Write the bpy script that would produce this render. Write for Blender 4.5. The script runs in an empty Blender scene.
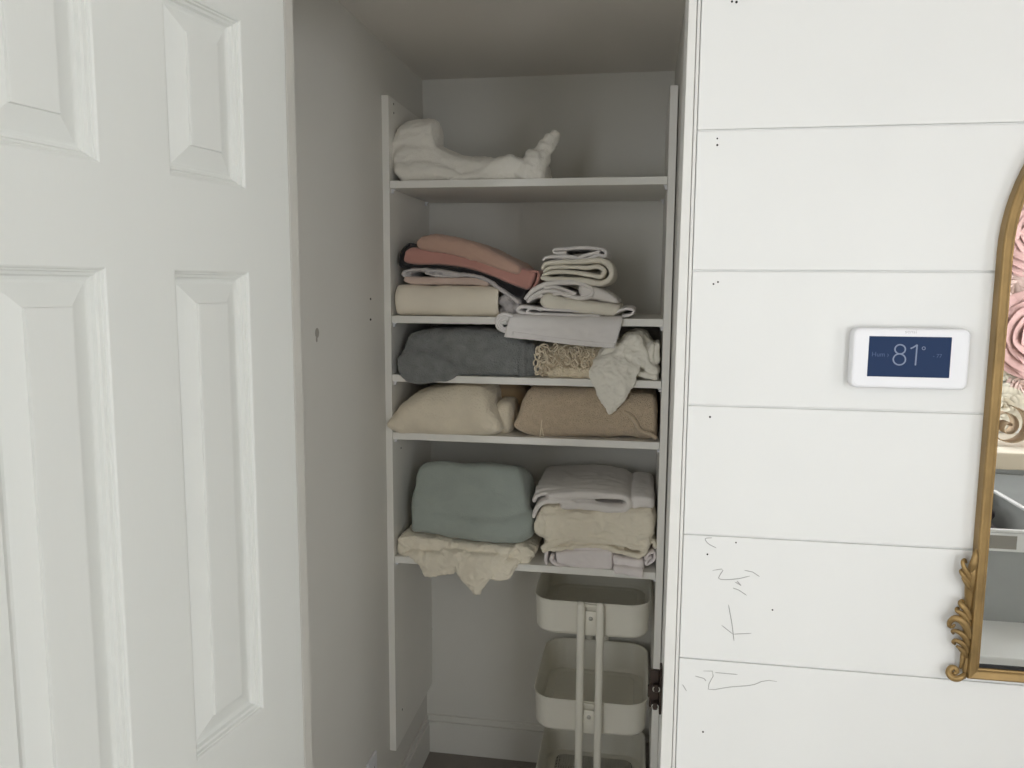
import bpy, bmesh, math, random
import numpy as np
from mathutils import Matrix, Vector, noise

random.seed(7)
S = bpy.context.scene
COL = S.collection

# ------------------------------------------------------------------ camera
F_PX = 789.0
YAW, PITCH, ROLL = 0.1631, -0.1229, 0.0065
CAM = np.array([0.0, -1.202, 1.6])
_cy, _sy, _cp, _sp = math.cos(YAW), math.sin(YAW), math.cos(PITCH), math.sin(PITCH)
FWD = np.array([-_sy*_cp, _cy*_cp, _sp])
_r = np.array([_cy, _sy, 0.0]); _u = np.cross(_r, FWD)
RGT = math.cos(ROLL)*_r + math.sin(ROLL)*_u
UPV = -math.sin(ROLL)*_r + math.cos(ROLL)*_u
cd = bpy.data.cameras.new('camera'); cd.sensor_width = 36.0; cd.lens = F_PX/1024*36.0
cd.clip_start = 0.02
cam = bpy.data.objects.new('camera', cd); COL.objects.link(cam)
cam.matrix_world = Matrix(((RGT[0], UPV[0], -FWD[0], CAM[0]), (RGT[1], UPV[1], -FWD[1], CAM[1]),
                           (RGT[2], UPV[2], -FWD[2], CAM[2]), (0, 0, 0, 1)))
S.camera = cam

def at(px, py, Y):
    """point on the plane y = Y (metres) seen at photo pixel px, py: used to read sizes off the photograph"""
    d = FWD + RGT*(px-512)/F_PX + UPV*(384-py)/F_PX
    return CAM + d*((Y-CAM[1])/d[1])

# ------------------------------------------------------------------ materials
def srgb(r, g, b):
    f = lambda c: (c/255/12.92) if c/255 <= 0.04045 else ((c/255+0.055)/1.055)**2.4
    return (f(r), f(g), f(b), 1.0)

def mat(name, col, rough=0.6, metal=0.0, bump=0.0, bscale=200.0, bdist=0.002, var=0.0, vscale=8.0,
        sheen=0.0, kind='noise', stretch=(1, 1, 1), spec=0.5):
    m = bpy.data.materials.new(name); m.use_nodes = True
    nt = m.node_tree; b = nt.nodes['Principled BSDF']
    b.inputs['Base Color'].default_value = col
    b.inputs['Roughness'].default_value = rough
    b.inputs['Metallic'].default_value = metal
    b.inputs['Specular IOR Level'].default_value = spec
    if sheen:
        b.inputs['Sheen Weight'].default_value = sheen; b.inputs['Sheen Roughness'].default_value = 0.6
    tc = nt.nodes.new('ShaderNodeTexCoord'); mp = nt.nodes.new('ShaderNodeMapping')
    mp.inputs['Scale'].default_value = stretch
    nt.links.new(tc.outputs['Object'], mp.inputs['Vector'])
    if var:
        n = nt.nodes.new('ShaderNodeTexNoise'); n.inputs['Scale'].default_value = vscale
        n.inputs['Detail'].default_value = 4
        rp = nt.nodes.new('ShaderNodeMapRange')
        rp.inputs['From Min'].default_value = 0.3; rp.inputs['From Max'].default_value = 0.7
        rp.inputs['To Min'].default_value = 1-var; rp.inputs['To Max'].default_value = 1+var*0.6
        mx = nt.nodes.new('ShaderNodeVectorMath'); mx.operation = 'SCALE'
        mx.inputs[0].default_value = col[:3]
        nt.links.new(mp.outputs['Vector'], n.inputs['Vector'])
        nt.links.new(n.outputs['Fac'], rp.inputs['Value'])
        nt.links.new(rp.outputs['Result'], mx.inputs['Scale'])
        nt.links.new(mx.outputs['Vector'], b.inputs['Base Color'])
    if bump:
        if kind == 'wave':
            n = nt.nodes.new('ShaderNodeTexWave'); n.inputs['Scale'].default_value = bscale
            n.inputs['Distortion'].default_value = 1.5; n.inputs['Detail'].default_value = 2
        elif kind == 'voronoi':
            n = nt.nodes.new('ShaderNodeTexVoronoi'); n.inputs['Scale'].default_value = bscale
        else:
            n = nt.nodes.new('ShaderNodeTexNoise'); n.inputs['Scale'].default_value = bscale
            n.inputs['Detail'].default_value = 5
        bp = nt.nodes.new('ShaderNodeBump'); bp.inputs['Strength'].default_value = bump
        bp.inputs['Distance'].default_value = bdist
        nt.links.new(mp.outputs['Vector'], n.inputs['Vector'])
        nt.links.new(n.outputs[0], bp.inputs['Height'])
        nt.links.new(bp.outputs['Normal'], b.inputs['Normal'])
    return m

M = {}
M['shiplap'] = mat('shiplap_paint', srgb(217, 217, 215), 0.45, bump=0.05, bscale=60, var=0.015, vscale=5)
M['plaster'] = mat('plaster_paint', srgb(222, 219, 213), 0.75, bump=0.15, bscale=260, bdist=0.0015, var=0.02, vscale=4)
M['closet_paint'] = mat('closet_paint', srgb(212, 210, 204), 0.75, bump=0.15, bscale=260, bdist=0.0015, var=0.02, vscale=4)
M['ceiling'] = mat('ceiling_paint', srgb(214, 210, 204), 0.85, bump=0.2, bscale=200)
M['trim'] = mat('trim_paint', srgb(230, 228, 223), 0.4, bump=0.06, bscale=40, var=0.03, vscale=14)
M['jamb'] = mat('jamb_paint', srgb(212, 211, 207), 0.45, bump=0.06, bscale=40, var=0.03, vscale=14)
M['door'] = mat('door_paint', srgb(226, 228, 225), 0.4, bump=0.08, bscale=90, stretch=(3, 3, 0.4))
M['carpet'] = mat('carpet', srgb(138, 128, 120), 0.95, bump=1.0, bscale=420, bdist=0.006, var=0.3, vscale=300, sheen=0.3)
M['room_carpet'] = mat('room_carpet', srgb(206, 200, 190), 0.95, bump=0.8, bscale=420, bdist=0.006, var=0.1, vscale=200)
M['melamine'] = mat('melamine', srgb(228, 226, 220), 0.5, bump=0.04, bscale=80, var=0.02, vscale=6)
M['white_plastic'] = mat('white_plastic', srgb(222, 222, 225), 0.4)
M['dark'] = mat('dark_hole', srgb(40, 38, 36), 0.9)
M['pencil'] = mat('pencil_mark', srgb(158, 157, 154), 0.9)
M['scuff'] = mat('scuff_mark', srgb(158, 154, 146), 0.9)
M['bronze'] = mat('bronze', srgb(48, 38, 32), 0.45, 0.6, bump=0.1, bscale=60)
M['steel'] = mat('steel', srgb(200, 198, 192), 0.3, 1.0)
M['gold'] = mat('antique_gold', srgb(147, 121, 78), 0.48, 0.6, bump=0.25, bscale=55, var=0.22, vscale=22)
M['mirror'] = mat('mirror_silver', srgb(244, 246, 246), 0.01, 1.0)
M['black'] = mat('black_backing', srgb(20, 19, 18), 0.7)
M['cart'] = mat('cart_enamel', srgb(228, 225, 214), 0.45, bump=0.04, bscale=120)
M['knob'] = mat('knob_metal', srgb(90, 78, 66), 0.35, 0.9)
FAB = dict(rough=0.92, bump=0.35, bscale=900, bdist=0.0012, sheen=0.25, spec=0.2)
def fabric(name, r, g, b, **k):
    d = dict(FAB); d.setdefault('var', 0.04); d.setdefault('vscale', 12); d.update(k)
    return mat(name, srgb(r, g, b), **d)
M['white_fleece'] = fabric('white_fleece', 228, 224, 215, bump=0.5, bscale=300, bdist=0.003)
M['cream'] = fabric('cream_blanket', 232, 223, 206, bump=0.4, bscale=350, bdist=0.002)
M['grey_sheet'] = fabric('grey_sheet', 186, 181, 180)
M['blush'] = fabric('blush_sheet', 200, 178, 166)
M['black_cloth'] = fabric('black_cloth', 26, 24, 26)
M['rose'] = fabric('rose_blanket', 182, 134, 124, bump=0.4, bscale=400)
M['peach'] = fabric('peach_towel', 204, 168, 150, kind='wave', bscale=120, bump=0.6, bdist=0.0025, stretch=(1, 0.3, 0.3))
M['lilac'] = fabric('lilac_white_sheet', 226, 222, 220)
M['lilac_deep'] = fabric('pale_lilac_sheet', 230, 223, 222)
M['ivory'] = fabric('ivory_sheet', 226, 220, 206)
M['white_sheet'] = fabric('white_sheet', 222, 217, 213)
M['bluegrey'] = fabric('bluegrey_fleece', 127, 129, 128, bump=0.9, bscale=260, bdist=0.005, var=0.16, vscale=45)
M['knit'] = fabric('cream_knit', 230, 216, 190, bump=0.8, bscale=160, bdist=0.004, kind='voronoi')
M['fringe'] = fabric('cream_fringe', 230, 217, 194)
M['pillowcase'] = fabric('white_pillowcase', 233, 229, 218)
M['cream_fleece'] = fabric('cream_fleece', 224, 213, 192, bump=0.7, bscale=180, bdist=0.004, var=0.06, vscale=20)
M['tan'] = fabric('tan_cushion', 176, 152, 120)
M['oat'] = fabric('oat_weave', 198, 179, 154, bump=0.9, bscale=330, bdist=0.003, kind='voronoi', var=0.1, vscale=90)
M['sage'] = fabric('sage_blanket', 156, 164, 157, bump=0.5, bscale=260, bdist=0.003, var=0.06, vscale=14)
M['cream_sheet'] = fabric('cream_sheet', 228, 220, 202)
M['bin'] = fabric('grey_bin_felt', 168, 170, 168)
M['bin_rim'] = mat('bin_rim', srgb(236, 236, 234), 0.5)
M['dresser'] = mat('dresser_paint', srgb(226, 226, 224), 0.5)
M['cabinet'] = mat('cabinet_paint', srgb(170, 172, 172), 0.55)
M['linen_top'] = fabric('linen_runner', 200, 187, 166)
M['pink_paper'] = mat('pink_paper', srgb(204, 164, 158), 0.8, var=0.05)
M['blush_paper'] = mat('blush_paper', srgb(206, 178, 168), 0.8, var=0.05)
M['cream_paper'] = mat('cream_paper', srgb(212, 204, 186), 0.8, var=0.05)
M['tan_paper'] = mat('tan_paper', srgb(176, 154, 126), 0.8, var=0.06)
M['white_paper'] = mat('white_paper', srgb(218, 220, 220), 0.8)
M['plum_cloth'] = fabric('plum_cloth', 70, 56, 66)

def emit_mat(name, col, strength):
    m = bpy.data.materials.new(name); m.use_nodes = True
    b = m.node_tree.nodes['Principled BSDF']
    b.inputs['Base Color'].default_value = (0.01, 0.01, 0.015, 1)
    b.inputs['Roughness'].default_value = 0.6; b.inputs['Specular IOR Level'].default_value = 0.15
    b.inputs['Emission Color'].default_value = col; b.inputs['Emission Strength'].default_value = strength
    return m
M['screen'] = emit_mat('screen_blue', srgb(34, 66, 110), 0.55)
M['digits'] = emit_mat('screen_digits', srgb(166, 180, 206), 0.6)
M['digits_dim'] = emit_mat('screen_digits_dim', srgb(104, 126, 166), 0.6)
M['logo'] = mat('logo_grey', srgb(168, 168, 170), 0.6)
# perforated sheet metal: real see-through holes in the tray bottoms
def perforated():
    m = mat('cart_mesh', srgb(200, 197, 188), 0.5)
    nt = m.node_tree; b = nt.nodes['Principled BSDF']; out = nt.nodes['Material Output']
    tc = nt.nodes.new('ShaderNodeTexCoord'); sc = nt.nodes.new('ShaderNodeVectorMath'); sc.operation = 'SCALE'
    sc.inputs['Scale'].default_value = 1/0.008
    fr = nt.nodes.new('ShaderNodeVectorMath'); fr.operation = 'FRACTION'
    sb = nt.nodes.new('ShaderNodeVectorMath'); sb.operation = 'SUBTRACT'; sb.inputs[1].default_value = (0.5, 0.5, 0)
    ml = nt.nodes.new('ShaderNodeVectorMath'); ml.operation = 'MULTIPLY'; ml.inputs[1].default_value = (1, 1, 0)
    ln = nt.nodes.new('ShaderNodeVectorMath'); ln.operation = 'LENGTH'
    lt = nt.nodes.new('ShaderNodeMath'); lt.operation = 'LESS_THAN'; lt.inputs[1].default_value = 0.33
    tr = nt.nodes.new('ShaderNodeBsdfTransparent'); mx = nt.nodes.new('ShaderNodeMixShader')
    L = nt.links.new
    L(tc.outputs['Object'], sc.inputs[0]); L(sc.outputs['Vector'], fr.inputs[0]); L(fr.outputs['Vector'], sb.inputs[0])
    L(sb.outputs['Vector'], ml.inputs[0]); L(ml.outputs['Vector'], ln.inputs[0]); L(ln.outputs['Value'], lt.inputs[0])
    L(lt.outputs['Value'], mx.inputs['Fac']); L(b.outputs['BSDF'], mx.inputs[1]); L(tr.outputs['BSDF'], mx.inputs[2])
    L(mx.outputs['Shader'], out.inputs['Surface'])
    return m
M['mesh'] = perforated()

# ------------------------------------------------------------------ mesh helpers
class MB:
    """collects vertices and faces for ONE mesh"""
    def __init__(self): self.v = []; self.f = []; self.n = 0
    def add(self, v, f):
        v = np.asarray(v, float).reshape(-1, 3)
        self.v.append(v); self.f += [tuple(i+self.n for i in q) for q in f]; self.n += len(v)
    def box(self, x0, x1, y0, y1, z0, z1):
        v = [(x, y, z) for x in (x0, x1) for y in (y0, y1) for z in (z0, z1)]
        self.add(v, [(0, 1, 3, 2), (4, 6, 7, 5), (0, 4, 5, 1), (2, 3, 7, 6), (0, 2, 6, 4), (1, 5, 7, 3)])
    def tube(self, pts, r, n=10, flat=1.0, flat_axis=None):
        pts = np.asarray(pts, float); k = len(pts)
        r = np.full(k, r, float) if np.isscalar(r) else np.asarray(r, float)
        t = np.gradient(pts, axis=0); t /= np.linalg.norm(t, axis=1)[:, None]+1e-12
        ref = np.array([0., 1., 0.]) if abs(t[0][1]) < 0.9 else np.array([1., 0., 0.])
        rings = []
        a = np.cross(t[0], ref); a /= np.linalg.norm(a)
        for i in range(k):
            a = a - t[i]*(a@t[i]); a /= np.linalg.norm(a)+1e-12
            b = np.cross(t[i], a)
            ang = np.linspace(0, 2*math.pi, n, endpoint=False)
            ring = r[i]*(np.outer(np.cos(ang), a)+np.outer(np.sin(ang), b))
            if flat_axis is not None: ring[:, flat_axis] *= flat
            rings.append(pts[i]+ring)
        v = np.concatenate(rings+[pts[:1], pts[-1:]])
        f = [(i*n+j, i*n+(j+1) % n, (i+1)*n+(j+1) % n, (i+1)*n+j) for i in range(k-1) for j in range(n)]
        f += [(j, k*n, (j+1) % n) for j in range(n)]
        f += [((k-1)*n+j, (k-1)*n+(j+1) % n, k*n+1) for j in range(n)]
        self.add(v, f)
    def build(self, name, m, parent=None, smooth=False, bevel=0.0, segs=2, subsurf=0, loc=None):
        me = bpy.data.meshes.new(name)
        V = np.concatenate(self.v) if self.v else np.zeros((0, 3))
        if loc is not None: V = V-np.asarray(loc)
        me.from_pydata([tuple(p) for p in V], [], self.f); me.update()
        bm = bmesh.new(); bm.from_mesh(me); bmesh.ops.recalc_face_normals(bm, faces=bm.faces); bm.to_mesh(me); bm.free()
        for mm in (m if isinstance(m, (list, tuple)) else [m]): me.materials.append(mm)
        if smooth:
            for p in me.polygons: p.use_smooth = True
        o = bpy.data.objects.new(name, me); COL.objects.link(o)
        if loc is not None: o.location = loc
        if bevel:
            b = o.modifiers.new('bevel', 'BEVEL'); b.width = bevel; b.segments = segs; b.limit_method = 'ANGLE'
            b.harden_normals = False
        if subsurf:
            s = o.modifiers.new('subsurf', 'SUBSURF'); s.levels = subsurf; s.render_levels = subsurf
        if parent is not None:
            o.parent = parent
            o.matrix_parent_inverse = Matrix.Translation(parent.location).inverted() if parent.rotation_euler.z == 0 else parent.matrix_basis.inverted()
        return o

def tag(o, label=None, cat=None, group=None, kind=None):
    if label: o['label'] = label
    if cat: o['category'] = cat
    if group: o['group'] = group
    if kind: o['kind'] = kind
    return o
def empty(name, loc):
    o = bpy.data.objects.new(name, None); o.empty_display_size = 0.05; COL.objects.link(o); o.location = loc
    return o
def struct(o): return tag(o, kind='structure')

def spline(P, n):
    """Catmull-Rom through points, n samples by chord length"""
    P = np.asarray(P, float)
    if len(P) == 2: 
        t = np.linspace(0, 1, n)[:, None]; return P[0]*(1-t)+P[1]*t
    d = np.r_[0, np.cumsum(np.maximum(1e-9, np.linalg.norm(np.diff(P, axis=0), axis=1)))]
    m = np.zeros_like(P); m[1:-1] = (P[2:]-P[:-2])/(d[2:]-d[:-2])[:, None]
    m[0] = (P[1]-P[0])/(d[1]-d[0]); m[-1] = (P[-1]-P[-2])/(d[-1]-d[-2])
    s = np.linspace(0, d[-1], n); i = np.clip(np.searchsorted(d, s, side='right')-1, 0, len(P)-2)
    h = (d[i+1]-d[i]); t = ((s-d[i])/h)[:, None]; h = h[:, None]
    return ((2*t**3-3*t**2+1)*P[i]+(t**3-2*t**2+t)*h*m[i]+(-2*t**3+3*t**2)*P[i+1]+(t**3-t**2)*h*m[i+1])
def along(C, u):
    C = np.asarray(C); x = np.clip(u, 0, 1)*(len(C)-1); i = np.minimum(x.astype(int), len(C)-2)
    t = (x-i)[:, None]; return C[i]*(1-t)+C[i+1]*t

_lat = {}
def lattice(nu, nv, nc):
    if (nu, nv, nc) in _lat: return _lat[(nu, nv, nc)]
    idx = {}; V = []; Fc = []
    def g(i, j, k):
        if (i, j, k) not in idx: idx[(i, j, k)] = len(V); V.append((i/nu, j/nv, k/nc))
        return idx[(i, j, k)]
    for i in range(nu):
        for j in range(nv):
            for k in (0, nc): Fc.append((g(i, j, k), g(i+1, j, k), g(i+1, j+1, k), g(i, j+1, k)))
        for k in range(nc):
            for j in (0, nv): Fc.append((g(i, j, k), g(i+1, j, k), g(i+1, j, k+1), g(i, j, k+1)))
    for j in range(nv):
        for k in range(nc):
            for i in (0, nu): Fc.append((g(i, j, k), g(i, j+1, k), g(i, j+1, k+1), g(i, j, k+1)))
    _lat[(nu, nv, nc)] = (np.array(V), Fc); return _lat[(nu, nv, nc)]
def rounded(dims, r, n):
    """unit cube surface (a, b, c), rounded as a box of real size dims with edge radius r"""
    V, Fc = lattice(*n); dims = np.asarray(dims, float)
    q = V*dims; rv = np.minimum(np.broadcast_to(np.asarray(r, float), (3,)), dims/2*0.999)
    inner = np.clip(q, rv, dims-rv); d = (q-inner)/rv
    mx = np.abs(d).max(axis=1); L = np.linalg.norm(d, axis=1)
    sc = np.where(L > 1e-9, mx/np.maximum(L, 1e-9), 0)
    return (inner+d*sc[:, None]*rv)/dims, Fc
def vnormals(V, Fc):
    Q = np.array([f if len(f) == 4 else (*f, f[-1]) for f in Fc])
    nrm = np.cross(V[Q[:, 2]]-V[Q[:, 0]], V[Q[:, 3]]-V[Q[:, 1]])
    c = V.mean(axis=0); N = np.zeros_like(V)
    for k in range(4): np.add.at(N, Q[:, k], nrm)
    # lattice faces are not consistently wound: rebuild from outward test per face
    cen = V[Q].mean(axis=1)
    return N, Q, nrm, cen
def displace(V, Fc, amp, freq, seed, ridge=False, aniso=(1, 1, 1), direction=None):
    """cloth wrinkles: noise along the outward direction"""
    off = Vector((seed*7.13, seed*3.7, seed*1.9)); out = np.empty(len(V))
    A = V*np.asarray(aniso)*freq
    for i in range(len(V)):
        p = Vector(A[i])+off
        if ridge: out[i] = 0.6-abs(noise.noise(p))*2.2+0.35*noise.noise(p*2.3)
        else: out[i] = noise.noise(p)+0.45*noise.noise(p*2.1)+0.2*noise.noise(p*4.3)
    if direction is None:
        bm = bmesh.new(); vs = [bm.verts.new(p) for p in V]
        for f in Fc:
            try: bm.faces.new([vs[i] for i in f])
            except ValueError: pass
        bmesh.ops.recalc_face_normals(bm, faces=bm.faces); bm.normal_update()
        N = np.array([tuple(v.normal) for v in vs]); bm.free()
    else: N = np.asarray(direction, float)
    return V+N*(amp*out)[:, None]

def XZ(pts, Y): return np.array([at(x, y, Y) for x, y in pts])[:, [0, 2]]
PX = 2.09/789.0      # metres per photo pixel at the shelf fronts

def puff(mb, top, bot, y0, y1, r=0.02, n=(48, 14, 16), wr=0.003, fr=14, seed=1, aniso=(1, 1, 1), ridge=0.0, rf=30, real=False, lean=0.0, slope=0.0, ridge_aniso=None):
    """soft filled body: front outline (top and bottom edge, photo pixels at depth y0), going back to y1"""
    T = spline(top if real else XZ(top, y0+lean), 80); B = spline(bot if real else XZ(bot, y0), 80)
    L = np.linalg.norm(np.diff(T, axis=0), axis=1).sum(); H = np.abs(T-B).max(axis=0)[1]
    H = np.linalg.norm(T-B, axis=1).mean(); D = y1-y0
    U, Fc = rounded((L, H, D), r, n)
    P = along(B, U[:, 0])*(1-U[:, 1:2])+along(T, U[:, 0])*U[:, 1:2]
    V = np.c_[P[:, 0], y0+U[:, 2]*D+lean*U[:, 1]*(1-U[:, 2]), P[:, 1]+slope*U[:, 2]*U[:, 1]]
    if wr: V = displace(V, Fc, wr, fr, seed, aniso=aniso)
    if ridge: V = displace(V, Fc, ridge, rf, seed+11, ridge=True, aniso=ridge_aniso or aniso)
    mb.add(V, Fc)
def ribbon(mb, pts, th, y0, y1, n=None, wr=0.0012, fr=22, seed=1, axis='y', real=False, aniso=(1, 1, 1), ridge=0.0, skew=0.0):
    """folded sheet: a ribbon of thickness th (pixels; list = along its length) following pts, swept in depth.
    axis 'x': pts are (Y, Z) in metres and the sweep runs from x=y0 to x=y1"""
    k = n[0] if n else max(24, 8*len(pts))
    C = spline(pts if real else XZ(pts, y0), k+1)
    if np.isscalar(th): th = [th, th]
    thk = np.interp(np.linspace(0, 1, k+1), np.linspace(0, 1, len(th)), th)*(1 if real else PX*(y0+1.202)/2.09)
    t = np.gradient(C, axis=0); t /= np.linalg.norm(t, axis=1)[:, None]; N = np.c_[-t[:, 1], t[:, 0]]
    L = np.linalg.norm(np.diff(C, axis=0), axis=1).sum()
    U, Fc = rounded((L, thk.mean(), abs(y1-y0)), thk.mean()*0.5, (k, 6, n[1] if n else 14))
    Pc = along(C, U[:, 0]); Nn = along(N, U[:, 0]); tt = np.interp(U[:, 0], np.linspace(0, 1, k+1), thk)
    P = Pc+Nn*((U[:, 1]-0.5)*tt)[:, None]
    w = y0+U[:, 2]*(y1-y0)
    V = np.c_[P[:, 0]+skew*(w-y0), w, P[:, 1]] if axis == 'y' else np.c_[w, P[:, 0], P[:, 1]]
    if wr: V = displace(V, Fc, wr, fr, seed, aniso=aniso)
    if ridge: V = displace(V, Fc, ridge, 40, seed+5, ridge=True, aniso=aniso)
    mb.add(V, Fc)
def drape(mb, net, th=0.003, n=(30, 30), wr=0.002, fr=25, seed=1, ridge=0.0, aniso=(1, 1, 1), rf=40):
    """hanging cloth: net = rows of (px, py, Y)"""
    G = np.array([[at(*c) for c in row] for row in net])
    rows = [spline(r, n[0]+1) for r in G]
    cols = np.array([spline(np.array([r[i] for r in rows]), n[1]+1) for i in range(n[0]+1)])   # [u, v, 3]
    du = np.gradient(cols, axis=0); dv = np.gradient(cols, axis=1); N = np.cross(du, dv)
    N /= np.linalg.norm(N, axis=2)[:, :, None]+1e-12
    U, Fc = lattice(n[0], n[1], 2)
    iu = np.rint(U[:, 0]*n[0]).astype(int); iv = np.rint(U[:, 1]*n[1]).astype(int)
    base = cols[iu, iv]; nn = N[iu, iv]
    if wr: base = displace(base, Fc, wr, fr, seed, aniso=aniso, direction=nn)
    if ridge: base = displace(base, Fc, ridge, rf, seed+3, ridge=True, aniso=aniso, direction=nn)
    mb.add(base+nn*((U[:, 2]-0.5)*th)[:, None], Fc)

# ------------------------------------------------------------------ dimensions of the place
YS, YB = 0.886, 1.286                       # shelf fronts, closet back wall
XL, XR = -0.70, 0.076                       # closet side walls
ZC = 2.24                                   # closet ceiling
ROOM_X0, ROOM_X1, ROOM_Y, ROOM_Z = -2.1, 2.2, -2.75, 2.5
JL, JR, HEAD = -0.555, 0.0525, 2.09         # door opening

# ------------------------------------------------------------------ room shell
b = MB(); b.box(ROOM_X0-0.1, ROOM_X1+0.1, ROOM_Y-0.1, 0.0195, -0.05, 0.0); struct(b.build('floor', M['room_carpet']))
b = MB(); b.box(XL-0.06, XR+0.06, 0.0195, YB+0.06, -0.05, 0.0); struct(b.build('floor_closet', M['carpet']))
b = MB(); b.box(ROOM_X0-0.1, ROOM_X1+0.1, ROOM_Y-0.1, 0.12, ROOM_Z, ROOM_Z+0.05); struct(b.build('ceiling', M['ceiling']))
b = MB(); b.box(XL-0.02, XR+0.02, 0.02, YB+0.06, ZC, ZC+0.05); struct(b.build('ceiling_closet', M['ceiling']))
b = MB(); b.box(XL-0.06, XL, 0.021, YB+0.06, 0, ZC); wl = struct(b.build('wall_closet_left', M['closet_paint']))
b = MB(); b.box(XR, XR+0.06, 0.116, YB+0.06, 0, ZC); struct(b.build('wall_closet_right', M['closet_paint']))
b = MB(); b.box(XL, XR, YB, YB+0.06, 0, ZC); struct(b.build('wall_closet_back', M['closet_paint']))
# shiplap wall: boards of 0.2 m with a shadow gap, right of, left of and above the opening
Z0 = 2.0249
def boards(b, x0, x1, zlo, zhi):
    k = 0
    z = Z0-0.2*11
    while z < ROOM_Z:
        a, c = max(z+0.0012, zlo), min(z+0.2-0.0012, zhi)
        if c-a > 0.004: b.box(x0, x1, 0.0, 0.010, a, c)
        z += 0.2
wf = MB(); boards(wf, 0.0708, ROOM_X1, 0, ROOM_Z)
wfo = struct(wf.build('wall_front_right', M['shiplap'], bevel=0.0012, segs=2))
wb = MB(); wb.box(0.0705, ROOM_X1, 0.0042, 0.116, 0, ROOM_Z); 
wbo = wb.build('wall_backing', M['shiplap'], wfo)
wf = MB(); boards(wf, ROOM_X0, JL-0.016, 0, ROOM_Z); boards(wf, JL-0.016, 0.0708, HEAD+0.016, ROOM_Z)
struct(wf.build('wall_front_left', M['shiplap'], bevel=0.0012, segs=2))
b = MB(); b.box(ROOM_X0, JL-0.016, 0.0072, 0.020, 0, ROOM_Z); b.box(JL-0.016, 0.0705, 0.0072, 0.020, HEAD+0.016, ROOM_Z)
b.box(XL-0.02, 0.0705, 0.0201, 0.116, ZC+0.05, ROOM_Z)
struct(b.build('wall_front_backing', M['plaster']))
# jambs and head
b = MB(); xa_, xb_ = JR-0.0105, JR+0.0008       # the jamb leans a little: wider at its foot
b.add([(x if not l else xl, y, z) for z, xl in ((0, xa_), (HEAD, xb_)) for (x, y, l) in ((0, -0.003, 1), (0.0642, -0.003, 0), (0.0642, 0.115, 0), (0, 0.115, 1))],
      [(0, 1, 2, 3), (4, 5, 6, 7), (0, 1, 5, 4), (1, 2, 6, 5), (2, 3, 7, 6), (3, 0, 4, 7)])
j = struct(b.build('trim_1', M['jamb'], bevel=0.0012))
b = MB(); b.box(0.0651, 0.0698, -0.001, 0.0070, 0, HEAD)
struct(b.build('trim_2', M['jamb'], bevel=0.001))
b = MB(); b.box(JL-0.0155, JL, -0.003, 0.0265, 0, HEAD)
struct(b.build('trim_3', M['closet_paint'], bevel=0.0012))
b = MB(); b.box(JL-0.0155, 0.0642, -0.003, 0.115, HEAD+0.0005, HEAD+0.015)
struct(b.build('trim_4', M['trim'], bevel=0.0012))
# baseboards in the closet
def baseboard(name, fn):
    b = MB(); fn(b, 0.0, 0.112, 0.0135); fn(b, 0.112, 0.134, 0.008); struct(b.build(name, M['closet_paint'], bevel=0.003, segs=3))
baseboard('baseboard_back', lambda b, z0, z1, t: b.box(XL, XR, YB-t, YB, z0, z1))
baseboard('baseboard_left', lambda b, z0, z1, t: b.box(XL, XL+t, 0.03, YB-0.014, z0, z1))
baseboard('baseboard_right', lambda b, z0, z1, t: b.box(XR-t, XR, 0.12, YB-0.014, z0, z1))
# rest of the room (behind the camera; part of it shows in the mirror)
b = MB(); b.box(ROOM_X0-0.1, ROOM_X0, ROOM_Y-0.1, 0.12, 0, ROOM_Z); struct(b.build('wall_left', M['plaster']))
RY0, RY1, RZ0, RZ1 = -2.6, -1.78, 0.85, 2.2  # unseen window, added to light the door and the closet's left wall
b = MB()
b.box(ROOM_X1, ROOM_X1+0.1, ROOM_Y-0.1, RY0, 0, ROOM_Z); b.box(ROOM_X1, ROOM_X1+0.1, RY1, 0.12, 0, ROOM_Z)
b.box(ROOM_X1, ROOM_X1+0.1, RY0, RY1, 0, RZ0); b.box(ROOM_X1, ROOM_X1+0.1, RY0, RY1, RZ1, ROOM_Z); struct(b.build('wall_right', M['plaster']))
b = MB(); t = 0.05; a0, a1 = ROOM_X1+0.03, ROOM_X1+0.08
b.box(a0, a1, RY0, RY1, RZ0, RZ0+t); b.box(a0, a1, RY0, RY1, RZ1-t, RZ1); b.box(a0, a1, RY0, RY0+t, RZ0+t, RZ1-t); b.box(a0, a1, RY1-t, RY1, RZ0+t, RZ1-t)
ym = (RY0+RY1)/2; b.box(a0, a1, ym-t/2, ym+t/2, RZ0+t, RZ1-t)
struct(b.build('added_window_right', M['trim'], bevel=0.004))
WX0, WX1, WZ0, WZ1 = 0.74, 1.33, 0.45, 2.35
LX0, LX1, LZ0, LZ1 = -1.95, -0.85, 0.75, 2.3  # unseen window, added to light the cart and shelf fronts
b = MB()
for x0, x1, z0, z1 in ((ROOM_X0, LX0, 0, ROOM_Z), (LX0, LX1, 0, LZ0), (LX0, LX1, LZ1, ROOM_Z), (LX1, WX0, 0, ROOM_Z), (WX0, WX1, 0, WZ0), (WX0, WX1, WZ1, ROOM_Z), (WX1, ROOM_X1, 0, ROOM_Z)):
    b.box(x0, x1, ROOM_Y-0.1, ROOM_Y, z0, z1)
struct(b.build('wall_back', M['plaster']))
def window(name, x0, x1, z0, z1, mull):
    b = MB(); t = 0.05; y0, y1 = ROOM_Y-0.08, ROOM_Y-0.03
    b.box(x0, x1, y0, y1, z0, z0+t); b.box(x0, x1, y0, y1, z1-t, z1); b.box(x0, x0+t, y0, y1, z0+t, z1-t); b.box(x1-t, x1, y0, y1, z0+t, z1-t)
    if mull: xm = (x0+x1)/2; b.box(xm-t/2, xm+t/2, y0, y1, z0+t, z1-t)
    struct(b.build(name, M['trim'], bevel=0.004))
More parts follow.
